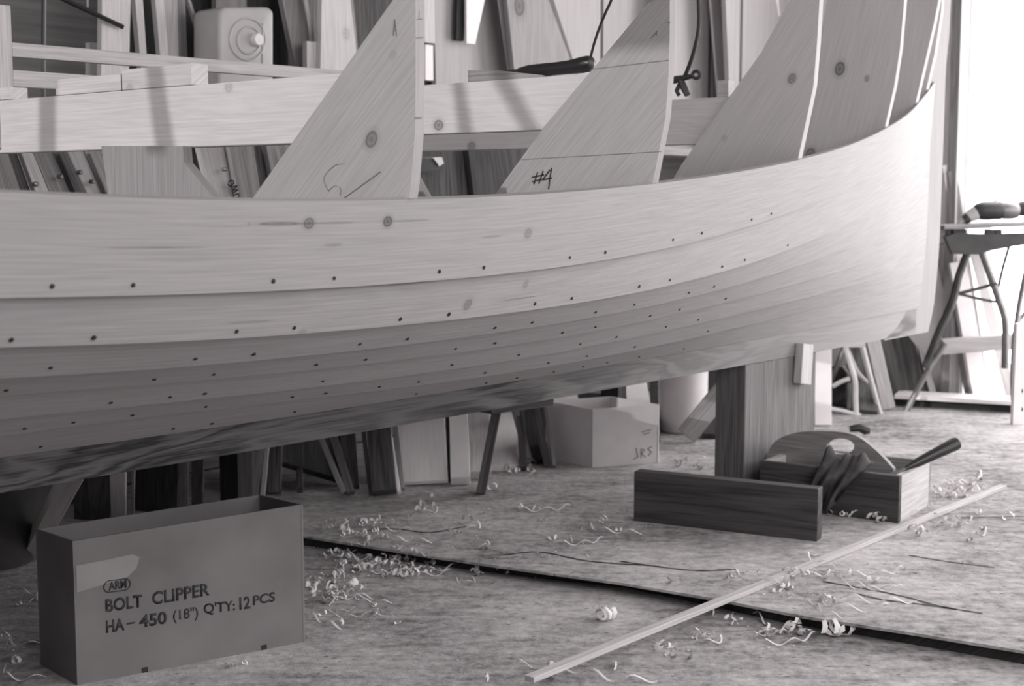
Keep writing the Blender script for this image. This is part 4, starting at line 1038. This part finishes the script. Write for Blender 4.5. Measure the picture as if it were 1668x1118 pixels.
# ------------------------------------------------------------------ shavings
def curl_mesh(i):
    rnd = random.Random(50 + i); bm = nb(); lay = bm.loops.layers.uv.new('UVMap')
    turns = rnd.uniform(.5, 1.5); r0 = rnd.uniform(.007, .015); w = rnd.uniform(.004, .010); pitch = rnd.uniform(.008, .035); n = int(14 * turns) + 8
    rows = []
    for j in range(n + 1):
        t = j / n; a = t * turns * 2 * math.pi; r = r0 * (1 - .45 * t) * (1 + .12 * math.sin(a * 2.3))
        c = V((r * math.cos(a), t * pitch * turns, r0 + r * math.sin(a)))
        rows.append((bm.verts.new(c), bm.verts.new(c + V((0, w * (1 + .2 * math.sin(j)), .002 * math.sin(j * 1.7))))))
    for j in range(n):
        f = bm.faces.new((rows[j][0], rows[j][1], rows[j + 1][1], rows[j + 1][0]))
        for lp, u in zip(f.loops, ((j * .005, 0), (j * .005, w), (j * .005 + .005, w), (j * .005 + .005, 0))): lp[lay].uv = u
    zmin = min(v.co.z for v in bm.verts)
    for v in bm.verts: v.co.z -= zmin
    me = bpy.data.meshes.new('wood_shaving'); bm.to_mesh(me); bm.free(); me.materials.append(M['shaving'])
    for p in me.polygons: p.use_smooth = True
    return me
def strand_mesh(i):
    rnd = random.Random(90 + i); bm = nb(); lay = bm.loops.layers.uv.new('UVMap')
    a = rnd.uniform(0, 6); p = V((0, 0, .002)); rows = []; w = rnd.uniform(.0025, .005); k = rnd.uniform(-1, 1)
    for j in range(26):
        d = V((math.cos(a), math.sin(a), 0)); sd = V((-d.y, d.x, .4)) * w / 2
        h = V((0, 0, .006 * (1 + math.sin(j * .6 + i)))); rows.append((bm.verts.new(p + h - sd), bm.verts.new(p + h + sd)))
        p = p + d * .006; a += k * .22 + rnd.uniform(-.15, .15)
    for j in range(25):
        f = bm.faces.new((rows[j][0], rows[j][1], rows[j + 1][1], rows[j + 1][0]))
        for lp, u in zip(f.loops, ((j * .005, 0), (j * .005, w), (j * .005 + .005, w), (j * .005 + .005, 0))): lp[lay].uv = u
    zmin = min(v.co.z for v in bm.verts)
    for v in bm.verts: v.co.z -= zmin
    me = bpy.data.meshes.new('shaving_strand'); bm.to_mesh(me); bm.free(); me.materials.append(M['shaving'])
    return me
CURL = [curl_mesh(i) for i in range(10)]; STR = [strand_mesh(i) for i in range(6)]
def on_sheet(P):
    q = [(a.x, a.y) for a in pts_sheet]; c = False; n = len(q)
    for i in range(n):
        (x1, y1), (x2, y2) = q[i], q[(i + 1) % n]
        if (y1 > P.y) != (y2 > P.y) and P.x < (x2 - x1) * (P.y - y1) / (y2 - y1) + x1: c = not c
    return c
pts_sheet = [G(x, y, FZ) for x, y in edge] + [G(1900, 690, FZ), G(660, 832, FZ), G(520, 846, FZ)]
def drop(px, py, me, label, group, sc=1.0, name='wood_shaving'):
    P = G(px, py, FZ)
    if not on_sheet(P): P = G(px, py, 0.0)
    o = bpy.data.objects.new(name, me); C.objects.link(o); o.location = P + Z * .0003
    o.rotation_euler = (0, 0, random.uniform(0, 6.28)); o.scale = (sc,) * 3
    o['label'] = label; o['category'] = 'wood shaving'; o['group'] = group
    return o
def cluster(spots, label, group, sc=1.0, strands=0, jit=0):
    for i, (x, y) in enumerate(spots):
        drop(x + random.uniform(-jit, jit), y + random.uniform(-jit, jit), random.choice(CURL), label, group, sc * random.uniform(.75, 1.2))
    for i in range(strands):
        x, y = random.choice(spots); drop(x + random.uniform(-25, 25), y + random.uniform(-10, 10), random.choice(STR), label, group, sc * random.uniform(.7, 1.3))
def blob(cx, cy, rx, ry, n):
    return [(cx + rx * math.sqrt(random.random()) * math.cos(t), cy + ry * math.sqrt(random.random()) * math.sin(t)) for t in [random.uniform(0, 6.28) for _ in range(n)]]
cluster([(977, 1020), (972, 1019), (980, 1017)], 'curled wood shavings in the lone tuft on the bare floor left of the lath', 'lone shaving tuft', 1.7)
cluster([(1085, 1062), (1100, 1068), (1112, 1066), (1070, 1066)], 'curled wood shavings just below the long lath in the front', 'shavings below the lath', 1.1, 1)
cluster([(1262, 1042), (1250, 1046), (1275, 1046), (1285, 1030)], 'curled wood shavings in the heap at the front right in front of the sheet edge', 'front right heap', 1.3, 3)
cluster([(1310, 1030), (1330, 1040), (1345, 1042)], 'large flat wood shavings right of the front heap', 'large shavings front right', 1.6)
cluster([(1178, 1012), (1192, 1018), (1165, 1000), (1132, 1036), (1145, 1042)], 'wood shavings around the lath where it crosses the sheet edge', 'shavings by the lath crossing', 1.0, 2)
cluster([(1300, 945), (1312, 940), (1280, 955), (1255, 968), (1270, 962), (1335, 975), (1362, 948), (1378, 935), (1390, 945), (1408, 950), (1345, 985)], 'wood shavings heaped right of the lath on the floor sheet', 'shavings right of the lath', 1.1, 9)
cluster([(1200, 938), (1196, 945), (1240, 935), (1108, 955)], 'wood shavings left of the lath on the floor sheet', 'shavings left of the lath', .9, 1)
cluster(blob(540, 962, 45, 24, 26), 'wood shavings heaped against the right side of the printed box', 'heap by the printed box', .95, 8)
cluster(blob(610, 908, 80, 26, 44), 'wood shavings strewn over the left end of the sheet edge', 'shavings on the sheet edge left', .85, 14)
cluster(blob(655, 930, 60, 14, 26), 'wood shavings gathered in front of the sheet edge at the left', 'shavings before the sheet edge', .9, 6)
cluster([(714, 920), (716, 932), (770, 935), (782, 932), (798, 928), (810, 932)], 'wood shavings along the dark sheet edge in the middle', 'shavings at the middle sheet edge', .95, 2)
cluster(blob(595, 865, 65, 16, 26), 'wood shavings behind the right corner of the printed box', 'shavings behind the printed box', .85, 8)
cluster(blob(850, 765, 40, 7, 12), 'wood shavings at the feet of the trestle legs', 'shavings by the trestle', 1.1, 3)
cluster([(845, 830), (868, 832), (1012, 835), (985, 850), (955, 862), (880, 852), (760, 850), (735, 872), (910, 880), (800, 895), (1000, 868)], 'wood shavings scattered on the floor sheet left of the foot brace', 'shavings left of the brace', .9, 8)
cluster([(690, 825), (700, 812), (675, 835), (800, 800)], 'wood shavings on the floor before the pale panel', 'shavings before the panel', 1.0, 4)
cluster([(1120, 760), (1140, 758), (1128, 765), (1150, 750)], 'wood shavings on the floor between the middle box and the keel post', 'shavings beside the keel post', 1.1, 2)
cluster([(1368, 845), (1385, 842), (1398, 846), (1415, 850), (1425, 848), (1352, 838)], 'wood shavings below the rag beside the tool tote', 'shavings below the rag', 1.1, 1)
cluster(blob(1560, 800, 55, 14, 16) + [(1535, 860), (1550, 855), (1505, 868), (1485, 870)], 'wood shavings strewn right of the tool tote', 'shavings right of the tote', 1.2, 5)
cluster([(1545, 852), (1600, 838), (1640, 850), (1590, 880)], 'wood shavings at the right past the end of the lath', 'shavings past the lath', 1.0, 3)
cluster([(30, 1078), (22, 1085), (14, 1040), (30, 990), (15, 1060)], 'wood shavings at the far left below the printed box corner', 'shavings at the far left', .9, 3)
cluster([(380, 1092), (395, 1088)], 'wood shaving tuft in front of the printed box', 'tuft in front of the box', .8)
cluster([(885, 1100), (800, 1108), (905, 1098), (1010, 1090)], 'wood shavings at the bottom edge near the end of the lath', 'shavings at the lath end', 1.2, 2)
cluster(blob(570, 1000, 60, 14, 6) + [(640, 1020), (560, 1018)], 'small wood shavings on the bare floor right of the printed box', 'small shavings on bare floor', .6, 3)
# litter
bm = nb(); rnd = random.Random(3)
def flake(P, r):
    a = rnd.uniform(0, 6.28); n = 4
    tilt = V((rnd.uniform(-.5, .5), rnd.uniform(-.5, .5), 1)).normalized(); x = tilt.orthogonal().normalized(); y = tilt.cross(x)
    bm.faces.new([bm.verts.new(P + Z * (r * .5 + .0005) + (x * math.cos(a + i * 1.57) * r * rnd.uniform(.5, 1.5) + y * math.sin(a + i * 1.57) * r * rnd.uniform(.3, .8))) for i in range(n)])
cents = [(600, 900, 120, 40, 420), (540, 960, 60, 30, 160), (850, 870, 260, 50, 420), (1330, 960, 110, 30, 200), (1250, 1045, 120, 22, 90), (1560, 810, 90, 30, 260), (1500, 900, 140, 50, 160), (30, 1000, 60, 90, 120), (800, 800, 300, 40, 260), (800, 1020, 420, 90, 200), (1100, 760, 120, 40, 120), (1450, 740, 200, 40, 160)]
for cx, cy, rx, ry, n in cents:
    for x, y in blob(cx, cy, rx, ry, n):
        P = G(x, y, FZ)
        if not on_sheet(P): P = G(x, y, 0)
        flake(P, rnd.uniform(.0015, .0045))
tag(obj('sawdust_litter', bm, 'litter', None), 'fine flakes and crumbs of wood littering the floor', 'litter', kind='stuff')
# cracks in the floor sheet
bm = nb()
for ln in ([(1340, 948), (1400, 958), (1470, 972), (1530, 988), (1600, 1000)], [(1395, 968), (1440, 978), (1500, 985), (1560, 994)], [(1560, 845), (1610, 843), (1668, 842)], [(1480, 905), (1540, 915), (1620, 925)], [(590, 866), (640, 862), (700, 868), (760, 858)], [(1010, 915), (1060, 922), (1130, 930), (1200, 928)], [(820, 905), (880, 900), (960, 915), (1060, 922)]):
    q = smoothpath([G(x, y, FZ) for x, y in ln], 5)
    pr2 = []
    for i in range(len(q)):
        w = .0025 + .004 * math.sin(i * 1.3) ** 2; d = (q[min(i + 1, len(q) - 1)] - q[max(i - 1, 0)]).normalized(); sd = V((-d.y, d.x, 0)) * w
        pr2.append((bm.verts.new(q[i] - sd + Z * .0006), bm.verts.new(q[i] + sd + Z * .0006)))
    for i in range(len(q) - 1): bm.faces.new((pr2[i][0], pr2[i + 1][0], pr2[i + 1][1], pr2[i][1]))
    obj('crack', bm, 'vdark', bpy.data.objects['floor_sheet']); bm = nb()
bm.free()

# ------------------------------------------------------------------ light
w = bpy.data.worlds.new('sky'); bpy.context.scene.world = w; w.use_nodes = True
w.node_tree.nodes['Background'].inputs[0].default_value = (1, .985, .985, 1); w.node_tree.nodes['Background'].inputs[1].default_value = 1.6
def area(name, loc, dirv, sx, sy, e):
    l = bpy.data.lights.new(name, 'AREA'); l.shape = 'RECTANGLE'; l.size = sx; l.size_y = sy; l.energy = e; l.color = (1, .985, .985)
    o = bpy.data.objects.new(name, l); C.objects.link(o); o.location = loc
    o.rotation_euler = V(dirv).to_track_quat('-Z', 'Y').to_euler(); o.visible_camera = True; return o
area('front_fill_light', B(.45, NF - .02, 1.82), -N + Z * -.25, 3.7, .95, 46)  # added light in an unseen front opening, shades the plank laps
area('side_fill_light', B(3.4, NF - .02, 1.1), -N - U * .3, 1.6, 2.0, 20)  # added low light from an unseen opening, reaches the panels under the hull
SUN = (U * .95 + N * .08 - Z * .28).normalized()
sl = bpy.data.lights.new('sun', 'SUN'); sl.energy = 1.2; sl.angle = math.radians(.35); sl.color = (1, .985, .985)
so2 = bpy.data.objects.new('sun', sl); C.objects.link(so2); so2.rotation_euler = SUN.to_track_quat('-Z', 'Y').to_euler()
# unseen slats added in the left window to cast shadow strips on the beams
slats = bpy.data.objects.new('shadow_slats', None); C.objects.link(slats); slats['kind'] = 'structure'
def toW(P): return P - SUN * ((sn(P)[0] - (SL - .05)) / SUN.dot(U))
def bar(spx, px4, zlo, zhi):
    (xa0, ya0), (xa1, ya1), (xb1, yb1), (xb0, yb0) = px4   # left edge top/bottom, right edge bottom/top
    Q = [toW(onS(x, y, spx)) for x, y in px4]
    def at(a, b, z): return a + (b - a) * ((z - a.z) / (b.z - a.z))
    b_ = nb(); prism(b_, [at(Q[0], Q[1], zlo), at(Q[0], Q[1], zhi), at(Q[3], Q[2], zhi), at(Q[3], Q[2], zlo)], -U * .02); obj('shadow_slat', b_, 'old', slats)
bar(sA + .018, [(63, 170), (63, 245), (90, 245), (90, 165)], 2.10, 2.54)
bar(sA + .018, [(236, 115), (252, 236), (284, 236), (263, 108)], 2.10, 2.54)
bar(s4 + .018, [(808, 138), (848, 208), (878, 208), (836, 133)], 2.37, 2.54)
area('high_window_light', B(SL + .02, .0, 2.2), U + Z * -.15, 3.0, .58, 32)
area('ceiling_fill_light', B(.7, 3.5, ZC + .03), -Z * .7 - N, 5.0, 1.4, 36)  # added light in an unseen ceiling gap, steepens the lap shadows
area('door_light', B(SE + .3, 1.1, 1.25), -U, 3.0, 2.2, 120)
# ------------------------------------------------------------------ camera
cam = bpy.data.cameras.new('camera'); cam.lens = 36 * F / 1668; cam.sensor_width = 36; cam.sensor_fit = 'HORIZONTAL'; cam.clip_start = .05
co = bpy.data.objects.new('camera', cam); C.objects.link(co); co.location = CAM; co.rotation_euler = (math.pi / 2 - PITCH, 0, 0)
cam.dof.use_dof = True; cam.dof.focus_distance = 2.6; cam.dof.aperture_fstop = 7.0
bpy.context.scene.camera = co
sc = bpy.context.scene
sc.view_settings.view_transform = 'Standard'; sc.view_settings.look = 'None'; sc.view_settings.gamma = 1.0; sc.view_settings.use_curve_mapping = False
sc.view_settings.exposure = 0.2
